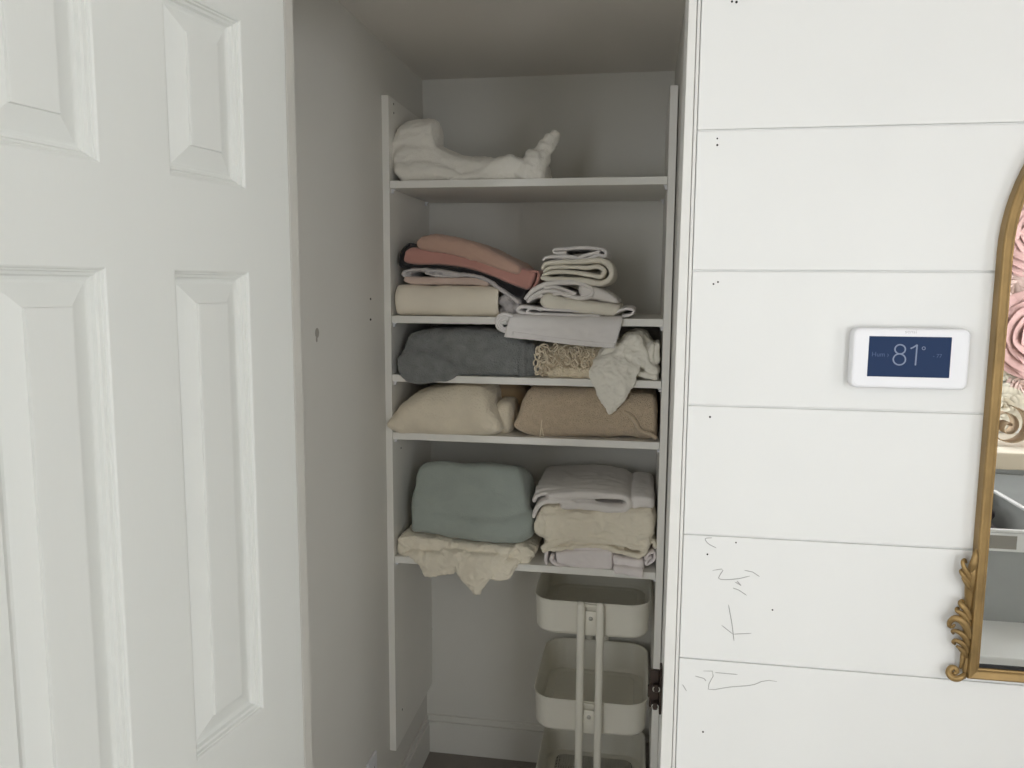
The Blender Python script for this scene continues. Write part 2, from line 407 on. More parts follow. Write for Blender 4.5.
window('window_1', WX0, WX1, WZ0, WZ1, False)
window('added_window_left', LX0, LX1, LZ0, LZ1, True)

# wall marks ----------------------------------------------------------------
def discs(b, spots, Y):
    for (x, y, rad) in spots:
        p = at(x, y, Y); ang = np.linspace(0, 2*math.pi, 10, endpoint=False)
        v = [(p[0]+rad*math.cos(a), Y, p[2]+rad*math.sin(a)) for a in ang]
        v += [(q[0], Y+0.0006, q[2]) for q in v]
        b.add(v, [tuple(range(10)), tuple(range(19, 9, -1))]+[(i, (i+1) % 10, 10+(i+1) % 10, 10+i) for i in range(10)])
b = MB()
discs(b, [(732, 1.5, .0016), (736.5, 2, .0018), (717.3, 138.5, .0012), (717.3, 145, .0016), (713.5, 284, .0014), (718, 282, .0014),
          (710, 417, .0016), (707.4, 554.4, .0014), (736, 542.7, .0012), (772.5, 610, .0013), (703, 732, .0015)], -0.0006)
b.build('nail_holes', M['dark'], wfo)
b = MB()
for pl in [[(728.5, 604.8), (732, 624), (734, 641)], [(721.7, 625.4), (732.7, 634)], [(732.7, 634.2), (751.4, 633.3)],
           [(712, 537.8), (705.3, 538.7), (708, 543.4), (716.3, 548)], [(744.4, 570.3), (752.6, 572), (759.6, 576.7)],
           [(712.5, 570.5), (723, 569.5), (718.6, 578.5), (736, 579), (750, 576)], [(735, 582), (741, 585.5), (737, 581)],
           [(733, 588), (738.5, 590), (746.7, 595.4)],
           [(703.4, 671), (714, 672.2), (708, 689), (730, 687), (752.6, 685), (765.5, 680.4), (777, 681.6)],
           [(715, 672.5), (726, 673.5), (737.5, 674.6)], [(695, 676), (704, 678.5), (706, 681)], [(686.5, 691), (682.5, 684.5)]]:
    C = np.array([at(x, y, -0.0005) for x, y in pl]); C = spline(C, 14) if len(pl) > 3 else np.concatenate([np.linspace(C[i], C[i+1], 7) for i in range(len(C)-1)])
    b.tube(C, np.r_[0.0003, np.full(len(C)-2, 0.0006), 0.0003], 6, 0.4, 1)
b.build('pencil_marks', M['pencil'], wfo)
# scuff and screw holes on the closet's left wall
def atx(px, py, X):
    d = FWD + RGT*(px-512)/F_PX + UPV*(384-py)/F_PX
    return CAM + d*(X/d[0])
def wall_spot(b, px, py, ry, rz, X):
    p = atx(px, py, X); ang = np.linspace(0, 2*math.pi, 14, endpoint=False)
    v = [(X, p[1]+ry*math.cos(a), p[2]+rz*math.sin(a)) for a in ang]; v += [(q[0]+0.0006, q[1], q[2]) for q in v]
    b.add(v, [tuple(range(14)), tuple(range(14, 28))]+[(i, (i+1) % 14, 14+(i+1) % 14, 14+i) for i in range(14)])
b = MB(); wall_spot(b, 317.0, 333, 0.010, 0.011, XL); wall_spot(b, 316.6, 339.5, 0.004, 0.006, XL)
b.build('scuff_mark', M['scuff'], wl)
b = MB(); wall_spot(b, 370.5, 299, 0.005, 0.003, XL); wall_spot(b, 370.5, 319.5, 0.006, 0.003, XL); b.build('screw_hole', M['dark'], wl)

# ------------------------------------------------------------------ six panel door, open towards the room
DW, DT, DA = 0.62, 0.035, math.radians(-10)
door_o = Vector((-0.5507, -0.0108, 0.0))
PANEL_S = [(0.107, 0.256), (0.364, 0.513)]; PANEL_Z = [(1.737, 1.969), (0.942, 1.619), (0.19, 0.745)]
PROF = [(0.0, 0.0), (0.0022, -0.0012), (0.0032, -0.0040), (0.0048, -0.0046), (0.0062, -0.0082), (0.0092, -0.0094), (0.0112, -0.0138), (0.0150, -0.0150), (0.0185, -0.0148), (0.0440, -0.0058), (0.0450, -0.0028), (0.0475, -0.0024)]
DS0 = 0.0045
def door_face(b, w0, sgn):
    ss = [DS0]+[x for p in PANEL_S for x in p]+[DW]; zs = sorted([0.008]+[x for p in PANEL_Z for x in p]+[2.083])
    for i in range(len(ss)-1):
        for k in range(len(zs)-1):
            if (ss[i], ss[i+1]) in PANEL_S and (zs[k], zs[k+1]) in PANEL_Z:
                a0, a1, c0, c1 = ss[i], ss[i+1], zs[k], zs[k+1]
                v = []
                for d, h in PROF:
                    v += [(a0+d, w0+sgn*h, c0+d), (a1-d, w0+sgn*h, c0+d), (a1-d, w0+sgn*h, c1-d), (a0+d, w0+sgn*h, c1-d)]
                f = []
                for q in range(len(PROF)-1):
                    for e in range(4): f.append((q*4+e, q*4+(e+1) % 4, q*4+4+(e+1) % 4, q*4+4+e))
                q = len(PROF)-1; f.append((q*4, q*4+1, q*4+2, q*4+3)); b.add(v, f)
            else:
                b.add([(ss[i], w0, zs[k]), (ss[i+1], w0, zs[k]), (ss[i+1], w0, zs[k+1]), (ss[i], w0, zs[k+1])], [(0, 1, 2, 3)])
b = MB(); door_face(b, 0.0, 1); door_face(b, -DT, -1)
for (a0, a1, c0, c1) in [(DS0, DS0, 0.008, 2.083), (DW, DW, 0.008, 2.083)]:
    b.add([(a0, 0, c0), (a0, -DT, c0), (a0, -DT, c1), (a0, 0, c1)], [(0, 1, 2, 3)])
for z in (0.008, 2.083): b.add([(DS0, 0, z), (DW, 0, z), (DW, -DT, z), (DS0, -DT, z)], [(0, 1, 2, 3)])
Vd = np.concatenate(b.v)
def door_to_world(V):
    V = np.asarray(V, float).reshape(-1, 3)
    s, w, z = V[:, 0], V[:, 1], V[:, 2]
    return np.c_[door_o[0]+s*math.sin(DA)+w*math.cos(DA), door_o[1]-s*math.cos(DA)+w*math.sin(DA), z]
b.v = [door_to_world(Vd)]
me_door = b.build('door_1', M['door']); struct(me_door)
bm = bmesh.new(); bm.from_mesh(me_door.data); bmesh.ops.remove_doubles(bm, verts=bm.verts, dist=1e-5)
bmesh.ops.recalc_face_normals(bm, faces=bm.faces); bm.to_mesh(me_door.data); bm.free()
for side in (1, -1):
    k = MB(); w = 0.0 if side > 0 else -DT
    prof = [(0.0, 0.030), (0.004, 0.031), (0.007, 0.026), (0.010, 0.012), (0.030, 0.011), (0.036, 0.020), (0.046, 0.027), (0.056, 0.026), (0.062, 0.016), (0.064, 0.004)]
    ring = []
    for d, rr in prof:
        for a in np.linspace(0, 2*math.pi, 20, endpoint=False): ring.append((DW-0.06+rr*math.cos(a), w+side*(d+0.0005), 0.86+rr*math.sin(a)))
    f = [(i*20+q, i*20+(q+1) % 20, i*20+20+(q+1) % 20, i*20+20+q) for i in range(len(prof)-1) for q in range(20)]
    f += [tuple(range(20)), tuple(range((len(prof)-1)*20, len(prof)*20))]
    k.add(door_to_world(ring), f); k.build('door_knob', M['knob'], me_door, smooth=True)

# ------------------------------------------------------------------ shelving unit
ZT = [1.8800, 1.5184, 1.3565, 1.1936, 0.8353]
TH = 0.0195
SX0, SX1 = -0.6805, 0.0535
su = empty('shelving_unit', (-0.31, 1.08, 0.244))
tag(su, 'white built-in closet shelving unit with five shelves between two side panels', 'shelves')
for x0, x1 in ((-0.6995, -0.6805), (0.0535, 0.0727)):
    b = MB(); b.box(x0, x1, YS-0.003, YB-0.0005, 0.244, 2.102); sp = b.build('side_panel', M['melamine'], su, bevel=0.0008)
    if x0 < -0.5: pl_ = sp
    else: pr_ = sp
def pin_hole(px, py, X, sg, par):
    h = MB(); p = atx(px, py, X); a = np.linspace(0, 2*math.pi, 10, endpoint=False)
    v = [(X, p[1]+0.0030*math.cos(t), p[2]+0.0030*math.sin(t)) for t in a]; v += [(X+sg*0.0005, q[1], q[2]) for q in v]
    h.add(v, [tuple(range(10)), tuple(range(10, 20))]+[(i, (i+1) % 10, 10+(i+1) % 10, 10+i) for i in range(10)])
    h.build('pin_hole', M['dark'], par)
for px, py in ((393.5, 104), (393.7, 113), (402.3, 709.5), (432.0, 629), (401, 448)): pin_hole(px, py, -0.6805, 1, pl_)
for z in ZT:
    b = MB(); b.box(SX0+0.0008, SX1-0.0008, YS, YB-0.002, z-TH, z); b.build('shelf', M['melamine'], su, bevel=0.0008)
    for x, sg in ((SX0, 1), (SX1, -1)):
        for yy in (0.905, 1.24):
            p = MB(); p.box(min(x, x+sg*0.009), max(x, x+sg*0.009), yy-0.004, yy+0.004, z-TH-0.004, z-TH-0.0002)
            p.tube([(x, yy, z-TH-0.008), (x+sg*0.006, yy, z-TH-0.008)], 0.004, 10)
            p.build('shelf_pin', M['white_plastic'], su)

# ------------------------------------------------------------------ textiles
def cloth(name, mb, m, label, cat, group=None, subsurf=0, blend=0.0, smooth=6, crease=()):
    V = np.concatenate(mb.v); loc = np.array([(V[:, 0].min()+V[:, 0].max())/2, (V[:, 1].min()+V[:, 1].max())/2, V[:, 2].min()])
    o = mb.build(name, m, smooth=True, loc=loc, subsurf=subsurf)
    if blend:      # melt the overlapping folds into one continuous skin
        rm = o.modifiers.new('remesh', 'REMESH'); rm.mode = 'VOXEL'; rm.voxel_size = blend; rm.use_smooth_shade = True
        sm = o.modifiers.new('smooth', 'SMOOTH'); sm.factor = 0.5; sm.iterations = smooth
        # keep the melted skin as the mesh itself
        bpy.context.view_layer.update()
        me = bpy.data.meshes.new_from_object(o.evaluated_get(bpy.context.evaluated_depsgraph_get()))
        o.modifiers.clear(); old = o.data; o.data = me; me.name = name; bpy.data.meshes.remove(old)
        for p in me.polygons: p.use_smooth = True
    for amp, fr, an, sd in crease:
        crumple(o.data, amp, fr, an, sd)
    return tag(o, label, cat, group)

def crumple(me, amp, fr, an=(1, 1, 1), seed=1):
    """sharp little cloth folds: warped ridged noise along the normals"""
    n = len(me.vertices); co = np.empty(n*3); me.vertices.foreach_get('co', co); co = co.reshape(-1, 3)
    nr = np.empty(n*3); me.vertex_normals.foreach_get('vector', nr); nr = nr.reshape(-1, 3)
    out = np.empty(n); off = Vector((seed*5.1, seed*2.3, seed*8.7)); A = co*np.asarray(an)*fr
    for i in range(n):
        p = Vector(A[i])+off
        q = p+0.55*Vector((noise.noise(p*0.6), noise.noise(p*0.6+Vector((9, 2, 4))), noise.noise(p*0.6+Vector((3, 7, 1)))))
        a = 1-abs(noise.noise(q))*3.2; c = 1-abs(noise.noise(q*1.9+Vector((4, 4, 4))))*3.4
        out[i] = max(a, -0.35)+0.45*max(c, -0.35)-0.25
    co = co+nr*(out*amp)[:, None]
    me.vertices.foreach_set('co', co.ravel()); me.update()
# -- top shelf: white fleece blanket with one end twisted up
b = MB()
puff(b, [(393, 158), (395, 146), (401, 138.5), (416, 138), (434, 143.5), (448, 150), (472, 155.5), (490, 157), (505, 158), (524, 163)],
     [(395, 170), (402, 180.8), (420, 181.5), (440, 181.2), (465, 180.8), (490, 180.2), (515, 179.8), (530, 179.2)],
     0.902, 1.16, (0.016, 0.03, 0.045), (72, 22, 20), 0.005, 12, 3, ridge=0.004, rf=13, aniso=(0.7, 1, 1.2))
puff(b, [(390.5, 164), (398, 159), (415, 158.5), (435, 160), (452, 166), (464, 174)], [(392, 173), (402, 181.5), (420, 182), (440, 181.7), (455, 181), (468, 180)],
     0.890, 0.97, (0.014, 0.025, 0.03), (40, 18, 12), 0.003, 16, 5)
puff(b, [(389, 150), (391, 134), (399, 121.5), (411, 116.5), (425, 116), (433.5, 118.5)], [(389, 163), (398, 172), (414, 170), (428, 168), (435.5, 158)],
     0.915, 1.03, (0.012, 0.03, 0.045), (34, 26, 16), 0.004, 12, 4, ridge=0.002, rf=14)
puff(b, [(446, 178.5), (466, 171), (484, 162), (500, 155), (509, 150), (517, 153.5), (524, 156), (532, 148.5), (539, 144)], [(446, 181), (470, 180.5), (490, 180), (505, 179.9), (520, 179.5), (533, 179.2), (547, 178.8)], 0.893, 1.04, (0.012, 0.02, 0.035), (44, 20, 12), 0.003, 18, 6, ridge=0.004, rf=18)
puff(b, [(470, 172), (500, 168), (520, 166)], [(470, 180.5), (500, 180), (525, 179.4)], 0.896, 0.99, (0.03, 0.012, 0.02), (36, 12, 12), 0.003, 18, 7)
for (p0, p1, r0, r1, Y0) in (((524, 181), (538, 152), 15.0, 9.8, 0.925), ((537, 181), (540, 158), 9.0, 7.0, 0.915), ((538, 164), (546, 143.5), 10.6, 7.6, 0.93), ((545, 150), (552, 136), 8.6, 6.0, 0.935), ((551, 142), (557, 132), 6.4, 4.6, 0.94)):
    b.tube([at(p0[0]+(p1[0]-p0[0])*t, p0[1]+(p1[1]-p0[1])*t, Y0) for t in (0, .05, .35, .7, .95, 1)], np.array([r0*.8, r0, r0*.9+r1*.1, r1*.9+r0*.1, r1*.95, r1*.6])*PX, 22)
cloth('throw_blanket', b, M['white_fleece'], 'white fleece blanket with one twisted upright end, alone on the top shelf', 'blanket', blend=0.0032, smooth=2, crease=((0.0026, 14, (0.6, 1, 1.4), 4), (0.0010, 40, (1, 1, 1), 6)))

# -- second shelf, left stack
b = MB()
xa, xb = at(396.5, 300, 0.9)[0], at(493, 300, 0.9)[0]
zb = ZT[1]+0.0005
for i, off in enumerate((0.0, 0.0125, 0.025)):
    h = 0.083-2*off; y_f = 0.892+off; z0 = zb+off
    arc = [(y_f+h*0.42-h*0.42*math.cos(a), z0+h*0.5+h*0.46*math.sin(a)) for a in np.linspace(-1.2, 1.2, 9)]
    pts = [(1.2, z0+0.006), (1.05, z0+0.006)]+arc+[(1.05, z0+h-0.006), (1.2, z0+h-0.006)]
    ribbon(b, pts, 0.0118, xa+0.004*i, xb+(0.016, 0.004, -0.004)[i], (60, 26), 0.0022, 16, 20+i, axis='x', real=True)
cloth('folded_blanket', b, M['cream'], 'thick cream blanket folded double at the bottom of the left stack on the second shelf', 'blanket', 'linens on the second shelf', crease=((0.0012, 11, (1, 1, 1.3), 41),))
b = MB()
puff(b, [(404, 276), (425, 276.5), (450, 277), (478, 277.5), (490, 283)], [(402.5, 281), (410, 284.3), (440, 284.8), (470, 285), (487, 286.5)],
     0.902, 1.18, 0.008, (48, 8, 14), 0.0014, 20, 31)
cloth('folded_cloth', b, M['blush'], 'thin blush folded cloth lying directly on the thick cream blanket', 'cloth', 'linens on the second shelf')
b = MB()
ribbon(b, [(410, 275.5), (403, 275.5), (403.5, 272), (412, 269.8), (426, 269.8), (445, 272), (474, 276), (488, 281), (504, 292), (519, 303)], [3.4, 3.4, 4, 4, 4.5, 4.5], 0.9, 1.16, (80, 14), 0.0016, 22, 33)
ribbon(b, [(425, 272.5), (432, 275), (452, 276), (470, 274.5)], 3.0, 0.899, 1.1, (30, 10), 0.0012, 30, 35)
for i, (px0, py0) in enumerate([(504, 301), (508, 306), (512, 304), (517, 309), (510, 311.5), (504, 310)]):
    puff(b, [(px0-6, py0-3), (px0, py0-6), (px0+6, py0-2)], [(px0-7, py0+3), (px0, py0+5), (px0+6, py0+4)], 0.91+0.012*(i % 3), 1.03, 0.012, (14, 10, 10), 0.004, 30, 40+i)
cloth('folded_sheet', b, M['grey_sheet'], 'pale grey folded sheet under the black cloth, its end slumping down to the right', 'sheet', 'linens on the second shelf', blend=0.0026, smooth=2, crease=((0.0018, 40, (1, 1, 1), 8),))
b = MB()
ribbon(b, [(411, 243), (404, 249), (400.5, 258), (401, 265), (412, 266.3), (432, 266.4), (452, 268.6), (478, 274.5), (500, 284), (523, 294.5)],
       [4, 5, 4, 4, 4, 5, 6, 8, 11, 11], 0.908, 1.17, (80, 14), 0.0015, 16, 50)
cloth('folded_cloth', b, M['black_cloth'], 'black folded cloth sandwiched under the rose pink blanket', 'cloth', 'linens on the second shelf')
b = MB()
puff(b, [(404, 250), (412, 247), (430, 250), (455, 252), (480, 258), (505, 265), (525, 268.5), (537, 271)],
     [(402, 262), (412, 264.3), (440, 264.6), (465, 268), (490, 276), (512, 285.5), (529, 290.5)], 0.9, 1.19, 0.012, (64, 12, 16), 0.002, 12, 60)
ribbon(b, [(529, 272), (537, 271.5), (538.5, 275), (534, 287), (530, 290)], 2.4, 0.9, 1.17, (24, 12), 0.001, 20, 61)
cloth('folded_blanket', b, M['rose'], 'dusty rose pink folded blanket lying on the black cloth', 'blanket', 'linens on the second shelf', crease=((0.0010, 16, (1, 1, 1), 43),))
b = MB()
puff(b, [(415, 242), (421, 236), (433, 233.5), (450, 236), (472, 241.5), (497, 253), (515, 262), (522, 268)],
     [(415.5, 247.5), (430, 251.5), (450, 255.5), (475, 262.5), (500, 270.5), (519.5, 276)], 0.889, 1.17, 0.018, (64, 14, 16), 0.0018, 14, 70, ridge=0.0012, rf=60)
cloth('towel', b, M['peach'], 'peach ribbed towel on top of the left stack on the second shelf', 'towel', 'linens on the second shelf', crease=((0.0011, 26, (1.6, 1, 0.6), 47),))

# -- second shelf, right stack
b = MB()
# lying body with rolled ends, and the front panel hanging over the shelf edge
ribbon(b, [(622, 316.5), (632, 314.5), (633.5, 310.5), (626, 308.8), (614, 312), (580, 311), (540, 309), (520, 307), (517, 310.5), (523, 313), (545, 314.5), (600, 316)], [3, 3, 3, 3.6, 3.6, 3.6, 3.4, 3.4], 0.895, 1.2, (110, 14), 0.0012, 30, 80)
ribbon(b, [(541, 311), (532, 308.5), (527, 311), (531, 313.6), (541, 314.5)], 2.4, 0.889, 1.1, (30, 10), 0.001, 30, 82)
drape(b, [[(509, 313.5, 0.97), (540, 315.5, 0.97), (580, 316.5, 0.97), (622, 317, 0.97)],
          [(510, 314.8, 0.888), (540, 316.4, 0.886), (580, 317.6, 0.886), (622.5, 318, 0.888)],
          [(509, 318, 0.872), (540, 319.5, 0.872), (580, 321, 0.872), (622, 321.5, 0.872)],
          [(507, 328, 0.868), (540, 330.5, 0.866), (580, 334, 0.866), (618.5, 335, 0.868)],
          [(504, 336.8, 0.866), (540, 341, 0.864), (580, 345.5, 0.864), (614.5, 348.5, 0.866)]], 0.005, (50, 44), 0.0010, 16, 84)
drape(b, [[(513, 331.5, 0.866), (545, 336, 0.862), (580, 340.5, 0.862), (615, 343.5, 0.864)],
          [(512, 335.6, 0.865), (545, 340.5, 0.860), (580, 344.8, 0.860), (614.5, 347.6, 0.863)]], 0.0045, (50, 8), 0.0006, 16, 85)
for i, o in enumerate((0, 3.2, 6.4)):
    ribbon(b, [(513-o*0.2, 316+o*0.3), (503-o*0.3, 314+o), (496.5+o*0.4, 319+o*0.7), (497+o*0.5, 327-o*0.4), (504, 331.5-o*0.5), (511, 331.5-o)], 2.8, 0.871+0.003*i, 0.884, (36, 6), 0.0005, 30, 86+i)
cloth('folded_sheet', b, M['lilac'], 'pale lilac-white folded sheet hanging over the front edge of the second shelf', 'sheet', 'linens on the second shelf', crease=((0.0009, 30, (0.7, 0.7, 1), 0),))
b = MB()
puff(b, [(540, 296), (548, 293.2), (562, 297), (585, 300.5), (605, 303), (622, 305.5)], [(539.5, 304.5), (546, 309), (565, 312), (590, 314.6), (616, 316.5)], 0.893, 1.18, 0.014, (56, 12, 16), 0.0014, 18, 90)
cloth('folded_sheet', b, M['ivory'], 'ivory smooth folded sheet lying on the hanging lilac-white sheet', 'sheet', 'linens on the second shelf', crease=((0.0009, 30, (0.7, 0.7, 1), 4),))
b = MB()
ribbon(b, [(524, 299.5), (533, 290), (545, 284.5), (560, 282.2), (578, 283), (590, 288), (592, 294), (583, 298.2), (568, 296), (556, 291.5), (543, 291.5), (533, 296.5), (527, 301.5)], [3, 5, 6, 6, 5, 5, 5, 5, 4.5, 4, 4], 0.897, 1.18, (110, 16), 0.0014, 20, 92)
ribbon(b, [(543, 288), (555, 287), (568, 291), (575, 294), (566, 293), (552, 295)], 3.4, 0.9, 1.15, (50, 12), 0.0012, 26, 93)
puff(b, [(577, 284.5), (592, 286), (606, 291), (618, 299)], [(580, 298.5), (592, 299.5), (606, 302), (619, 304)], 0.903, 1.17, 0.012, (34, 12, 14), 0.0015, 20, 94)
ribbon(b, [(526, 302), (534, 296.5), (542, 296), (546, 300)], 5.0, 0.905, 1.1, (24, 10), 0.001, 20, 95)
cloth('folded_sheet', b, M['white_sheet'], 'lilac-white sheet in loose folds with a smooth flap to the right, on the ivory sheet', 'sheet', 'linens on the second shelf', crease=((0.0009, 30, (0.7, 0.7, 1), 7),))
b = MB()
ribbon(b, [(541, 270), (545, 264), (556, 262.3), (580, 261.3), (600, 260.5), (609, 265), (611.5, 273), (608, 280), (600, 283.5), (586, 281.5), (565, 279.5), (548, 279), (540, 277)], [4, 5, 5.5, 6, 6, 6, 6, 6, 6, 5.5, 5, 4], 0.899, 1.18, (120, 16), 0.0014, 20, 97)
ribbon(b, [(541, 275.5), (552, 272), (575, 272.5), (590, 275), (601, 276.5), (604, 271), (598, 266.5), (588, 267.5), (570, 267), (550, 267.5), (542, 272)], [3.5, 4.2, 4.6, 4.6, 4.6, 4.5, 4.2, 4, 4], 0.901, 1.16, (110, 14), 0.0014, 24, 98)
cloth('folded_sheet', b, M['ivory'], 'thick off-white sheet folded into a round loop at its right end, second from stack top', 'sheet', 'linens on the second shelf', crease=((0.0009, 30, (0.7, 0.7, 1), 9),))
b = MB()
ribbon(b, [(566, 252.5), (554, 252.5), (553.5, 249.8), (566, 248.6), (585, 247.6), (600, 248.8), (605.5, 251.5), (605, 256), (598, 255), (586, 259.3), (572, 257), (556, 256.6), (545, 257.6), (542.5, 261)], [2.6, 3, 3.2, 3.4, 3.4, 3.6, 4.0, 4, 4, 3.6], 0.905, 1.16, (120, 14), 0.0013, 26, 100)
ribbon(b, [(604, 259), (590, 260), (570, 260), (550, 261)], 2.4, 0.906, 1.15, (40, 12), 0.001, 26, 101)
ribbon(b, [(578, 258), (588, 254.5), (600, 251.5)], 3.6, 0.902, 1.14, (30, 12), 0.001, 26, 102)
cloth('folded_sheet', b, M['lilac'], 'small thin lilac-white folded sheet, topmost of the right stack on the second shelf', 'sheet', 'linens on the second shelf', crease=((0.0009, 30, (0.7, 0.7, 1), 6),))

# -- third shelf
b = MB()
puff(b, [(404, 349), (408, 335), (420, 331.5), (445, 330), (475, 329.5), (505, 332), (518, 338), (521, 350)],
     [(396.5, 371), (402, 376.5), (425, 377.5), (455, 377.3), (485, 377.6), (508, 378.2), (521.5, 378.2)], 0.887, 1.2, 0.035, (64, 26, 20), 0.0035, 16, 110, ridge=0.002, rf=24)
puff(b, [(396, 358), (410, 352), (430, 352), (455, 366)], [(397, 373), (406, 382.5), (424, 384.5), (442, 382), (456, 377)], 0.868, 0.905, (0.012, 0.012, 0.016), (36, 16, 8), 0.0016, 22, 112)
puff(b, [(396, 362), (401, 350), (404, 348)], [(396, 373), (401, 376), (406, 375)], 0.91, 1.1, 0.014, (14, 14, 12), 0.002, 18, 113)
puff(b, [(518.5, 345), (523, 341), (526, 345)], [(518, 377.8), (522, 378), (526, 378)], 0.90, 1.15, 0.008, (8, 20, 12), 0.0015, 24, 114)
puff(b, [(525, 346), (530, 342), (536, 346)], [(525.5, 377), (530, 378), (537, 377.5)], 0.915, 1.15, 0.012, (10, 20, 12), 0.0018, 24, 115)
cloth('folded_blanket', b, M['bluegrey'], 'fuzzy blue-grey folded blanket drooping over the left end of the third shelf', 'blanket', 'linens on the third shelf', blend=0.0045, smooth=3, crease=((0.0022, 22, (0.6, 1, 1.3), 9),))
kn = MB()
puff(kn, [(537, 352), (545, 346), (565, 345), (590, 347), (612, 350)], [(537, 377.5), (555, 379), (575, 379.4), (595, 379.8), (614, 380)], 0.925, 1.18, 0.03, (48, 20, 16), 0.005, 26, 120, ridge=0.004, rf=30)
puff(kn, [(548, 370), (560, 367), (580, 368), (597, 367)], [(546, 377.6), (560, 378.6), (580, 379), (597, 379.4)], 0.900, 0.96, 0.012, (36, 10, 10), 0.003, 30, 121, ridge=0.002, rf=40)
ko = cloth('throw_blanket', kn, M['knit'], 'cream knitted throw with a curly tassel fringe in the middle of the third shelf', 'blanket', 'linens on the third shelf')
fr = MB(); rnd = random.Random(5)
for i in range(95):
    px0, py0 = rnd.uniform(538, 596), rnd.uniform(346.5, 366)
    if rnd.random() < 0.35: px0, py0 = rnd.uniform(537, 552), rnd.uniform(349, 372)
    a0 = rnd.uniform(0, 6.28); rr = rnd.uniform(2.6, 5.6); turn = rnd.choice((-1, 1))*rnd.uniform(2.0, 4.4); Y0 = rnd.uniform(0.903, 0.918)
    pts = [at(px0+rr*(0.5+0.6*t)*math.cos(a0+turn*t)+3*t*math.cos(a0), py0+rr*(0.5+0.6*t)*math.sin(a0+turn*t), Y0+0.008*math.sin(3*t+i)) for t in np.linspace(0, 1, 9)]
    fr.tube(spline(pts, 16), rnd.uniform(0.0016, 0.0027), 7)
V = np.concatenate(fr.v)
tag(fr.build('fringe', M['fringe'], ko, smooth=True), 'curly cream tassels')
b = MB()
puff(b, [(612, 352), (620, 341), (631, 334), (641, 333), (649, 341), (653, 352)], [(606, 378.5), (620, 380), (632, 380.6), (642, 380.8), (656, 381)], 0.925, 1.16, (0.02, 0.03, 0.03), (40, 26, 16), 0.006, 20, 130, ridge=0.008, rf=20)
puff(b, [(614, 349), (626, 337), (638, 336), (645, 346), (648, 356)], [(612, 366), (624, 371), (636, 368), (648, 366)], 0.903, 0.99, 0.016, (28, 20, 12), 0.004, 24, 131, ridge=0.007, rf=24)
ribbon(b, [(652, 343), (651, 355), (653, 366), (657, 376)], [5, 6, 7, 6], 0.908, 1.05, (40, 10), 0.0016, 28, 133)
ribbon(b, [(658, 343), (656.5, 352), (657.5, 364)], [4, 5, 5], 0.915, 1.05, (30, 10), 0.0014, 28, 134)
ribbon(b, [(630, 362), (641, 362), (650, 368), (659, 374)], [6, 8, 10, 7], 0.897, 1.0, (36, 10), 0.002, 28, 135)
ribbon(b, [(634, 372), (643, 375), (658, 378)], [6, 6, 5], 0.896, 1.0, (30, 10), 0.0014, 28, 136)
ribbon(b, [(618, 343), (607, 351), (601, 360), (597, 368)], [6, 9, 10, 8], 0.905, 1.0, (36, 12), 0.002, 26, 137)
ribbon(b, [(628, 352), (617, 358), (612, 366)], [5, 7, 6], 0.899, 0.97, (30, 10), 0.002, 26, 139)
drape(b, [[(603, 350, 0.95), (611, 347, 0.95), (621, 346, 0.95), (632, 350, 0.95), (644, 357, 0.95)],
          [(595, 360, 0.912), (604, 357, 0.900), (615, 357, 0.897), (628, 359, 0.897), (641, 365, 0.905)],
          [(589.5, 373, 0.885), (600, 374, 0.878), (612, 375, 0.874), (625, 375, 0.877), (638, 374.5, 0.886)],
          [(593, 386, 0.874), (602, 389, 0.869), (611, 390, 0.866), (622, 389, 0.868), (634.5, 384, 0.875)],
          [(600, 399.5, 0.870), (605, 403, 0.867), (610, 405, 0.865), (618, 402, 0.867), (627.5, 396, 0.872)],
          [(607.0, 412, 0.869), (608.4, 413.6, 0.867), (610, 414.6, 0.866), (614, 412.5, 0.867), (619.5, 407.5, 0.870)]], 0.0055, (40, 52), 0.0012, 20, 138, ridge=0.0025, rf=14)
cloth('pillowcase', b, M['pillowcase'], 'crumpled white pillowcase with a pointed corner hanging over the third shelf edge', 'pillowcase', 'linens on the third shelf', blend=0.0030, smooth=2, crease=((0.0026, 26, (1, 1, 1), 3), (0.0012, 60, (1, 1, 1), 5)))

# -- fourth shelf
b = MB()
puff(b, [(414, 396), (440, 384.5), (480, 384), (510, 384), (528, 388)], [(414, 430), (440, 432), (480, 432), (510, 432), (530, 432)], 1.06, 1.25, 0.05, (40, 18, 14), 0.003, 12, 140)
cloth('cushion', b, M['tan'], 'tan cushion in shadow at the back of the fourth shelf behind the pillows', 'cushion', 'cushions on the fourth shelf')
b = MB()
puff(b, [(489, 408), (498, 403.5), (508, 405), (513, 412)], [(492, 433), (499, 437.5), (506, 437), (512, 430)], 0.915, 1.12, (0.03, 0.042, 0.05), (24, 20, 14), 0.003, 16, 145, ridge=0.003, rf=20)
cloth('cushion', b, M['cream_fleece'], 'small rolled cream cushion end squeezed between the two front pillows', 'cushion', 'cushions on the fourth shelf')
b = MB()
puff(b, [(384.5, 424), (398, 405), (414, 394.5), (438, 390), (462, 388), (480, 390), (487, 398), (489, 407), (494, 414), (500, 428)],
     [(384.5, 428), (395, 434.5), (410, 437), (430, 437.4), (455, 438), (475, 438), (490, 437), (499, 434)], 0.862, 1.15, (0.02, 0.045, 0.05), (72, 24, 20), 0.003, 14, 150, ridge=0.002, rf=16)
cloth('pillow', b, M['cream_fleece'], 'plump fleecy cream pillow at the left end of the fourth shelf', 'pillow', 'cushions on the fourth shelf', crease=((0.0022, 12, (0.8, 1, 1), 2),))
b = MB()
